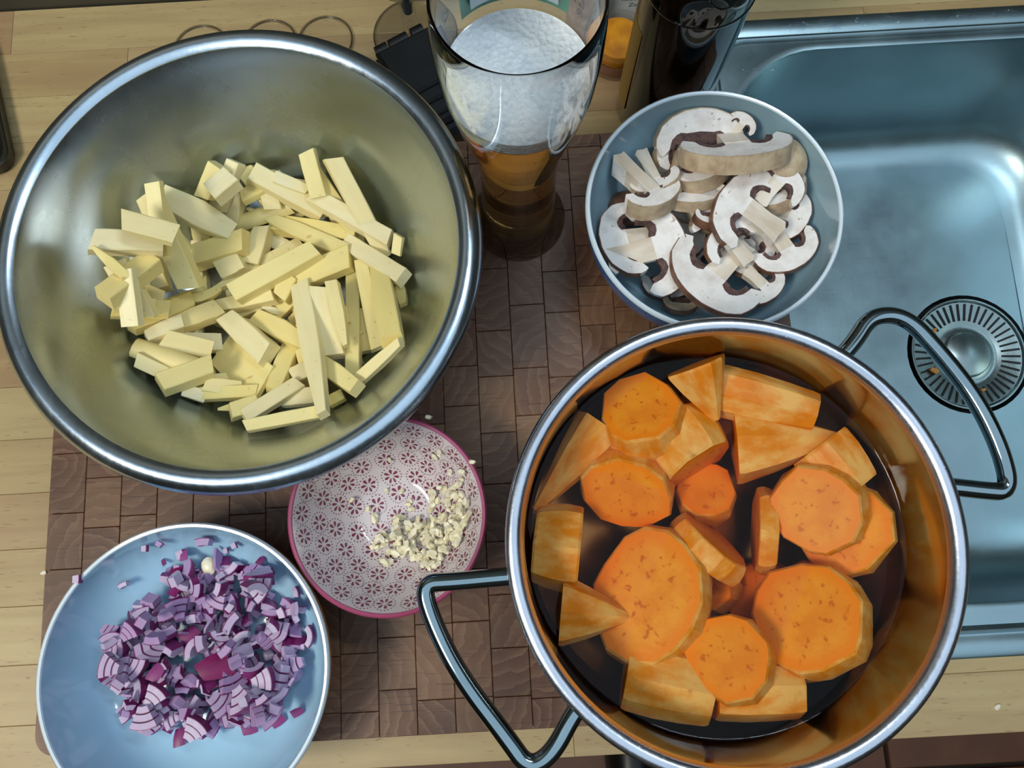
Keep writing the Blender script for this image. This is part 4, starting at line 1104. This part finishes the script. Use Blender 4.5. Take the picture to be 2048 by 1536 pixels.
for x, y, lab in ((652, 84, 'clear glass disc behind the steel bowl, nearest the stemmed glass'), (541, 91, 'clear glass disc behind the steel bowl, middle of the three'), (404, 102, 'clear glass disc behind the steel bowl, farthest from the stemmed glass')):
    t = link('glass_disc', MB().lathe([(0, .0), (.0216, 0), (.0224, .0012), (.0222, .0030), (.0212, .0034), (.0204, .0022), (0, .0018)], n=56), M['thin_glass'], None, (*at(x, y, 0).xy, 0)); tag(t, lab, 'glass disc', 'glass discs behind the steel bowl')
    link('edge', MB().lathe([(.0216, .0006), (.0228, .0010), (.0228, .0026), (.0216, .0034)], n=56, closed=True), M['glass_edge'], t)
# black hinged case
kc = thing('plastic_case', 'black hinged plastic case between the steel bowl and the beer glass', 'case', (*at(868, 205, 0).xy, 0)); kc.rotation_euler.z = math.radians(27)
link('body', MB().cbox((0, 0, .012), (.052, .088, .024), .004), M['black_plastic'], kc)
link('lid', MB().cbox((0, .004, .027), (.050, .080, .006), .003), M['black_plastic'], kc)
for y in (-.004, -.016, -.028): link('rib', MB().cbox((0, y, .0308), (.046, .003, .003), .001), M['black_plastic'], kc)
for x, l in ((-.018, .010), (-.003, .016), (.014, .010)):
    link('hinge', MB().tube([(x-l/2, .047, .022), (x+l/2, .047, .022)], .0055, 14), M['black_plastic'], kc)
# jar, carton, packet
jr = thing('candle_jar', 'small glass jar with amber wax and a brown band behind the beer glass', 'candle', (at(1234, 165, 0).x, at(1234, 165, 0).y+.0225, 0))
link('glass', MB().lathe([(0, 0), (.021, 0), (.0225, .002), (.0225, .030), (.0218, .031), (.0210, .030), (.0210, .006), (0, .006)], n=48), M['thin_glass'], jr)
link('wax', MB().lathe([(0, .007), (.0200, .007), (.0205, .016), (.0205, .022), (.018, .026), (0, .027)], n=48), M['amber_wax'], jr)
link('band', MB().lathe([(.0227, .007), (.0232, .008), (.0232, .018), (.0227, .019)], n=48), M['brown_band'], jr)
cp = at(1262, 66, 0)
ct = thing('carton', 'white carton with small grey print at the back between glass and bottle', 'carton', (cp.x+.01, .424, 0))
link('box', MB().cbox((0, 0, .07), (.085, .028, .14), .0015), M['carton'], ct)
def carton_text(body, z, dx):
    me = text_mesh(body, .0062); me.transform(Matrix.Translation((dx, -.0143, z)) @ Matrix.Rotation(PI/2, 4, 'X')); link('lettering', me, M['ink'], ct)
for body, z, dx in (('Latort herun', .034, -.010), ('neutralis', .027, -.010), ('Zonen', .020, -.006)): carton_text(body, z, dx)
pk = thing('paper_packet', 'beige crumpled packet seen through the beer glass', 'packet', (*at(1168, 62, 0).xy, 0))
mb = MB(); V = []; F = []; n = 12
for k in range(8):
    for i in range(n):
        a = 2*PI*i/n; r = (.011+rnd.uniform(-.0012, .0012))*(1 if k < 7 else .6); V.append((r*math.cos(a)*1.2, r*math.sin(a), .012*k))
for k in range(7):
    for i in range(n): j = (i+1) % n; F.append((k*n+i, k*n+j, (k+1)*n+j, (k+1)*n+i))
F.append(tuple(range(n-1, -1, -1))); F.append(tuple(7*n+i for i in range(n))); mb.add(V, F)
link('wrapper', mb, M['beige'], pk)
# black tray at the left border
tr = thing('tray', 'black tray corner at the left border of the worktop', 'tray', (at(23, 326, .012).x-.1121, at(23, 326, .012).y+.0321, 0)); tr.rotation_euler.z = math.radians(15)
mb = MB(); Lp = [rrect(-.1+i, .1-i, -.06+i, .06-i, .014-i*.5, z) for i, z in ((.004, 0), (0, .004), (0, .012), (.002, .013), (.006, .012), (.009, .006))]
link('body', loops(mb, Lp, True), M['tray'], tr)
# black shoe on the floor
sh = thing('shoe', 'black shoe on the brown floor tiles just under the worktop front', 'shoe', (*at(1262, 1530, -.87).xy, -.9))
def foot_loop(z, k, sh_=0): return [((.043*math.sin(a)*(1+.12*math.cos(a)))*k, (.12*math.cos(a))*k+sh_, z) for a in np.linspace(0, 2*PI, 25)[:-1]]
link('sole', loops(MB(), [foot_loop(0, .98), foot_loop(.018, 1)], True), M['shoe'], sh)
link('upper', loops(MB(), [foot_loop(.018, .97), foot_loop(.04, .93), foot_loop(.06, .78, -.01), foot_loop(.075, .5, -.03), foot_loop(.08, .3, -.04)], True), M['shoe'], sh)
bpy.context.view_layer.update()
print('blocks', cnt)
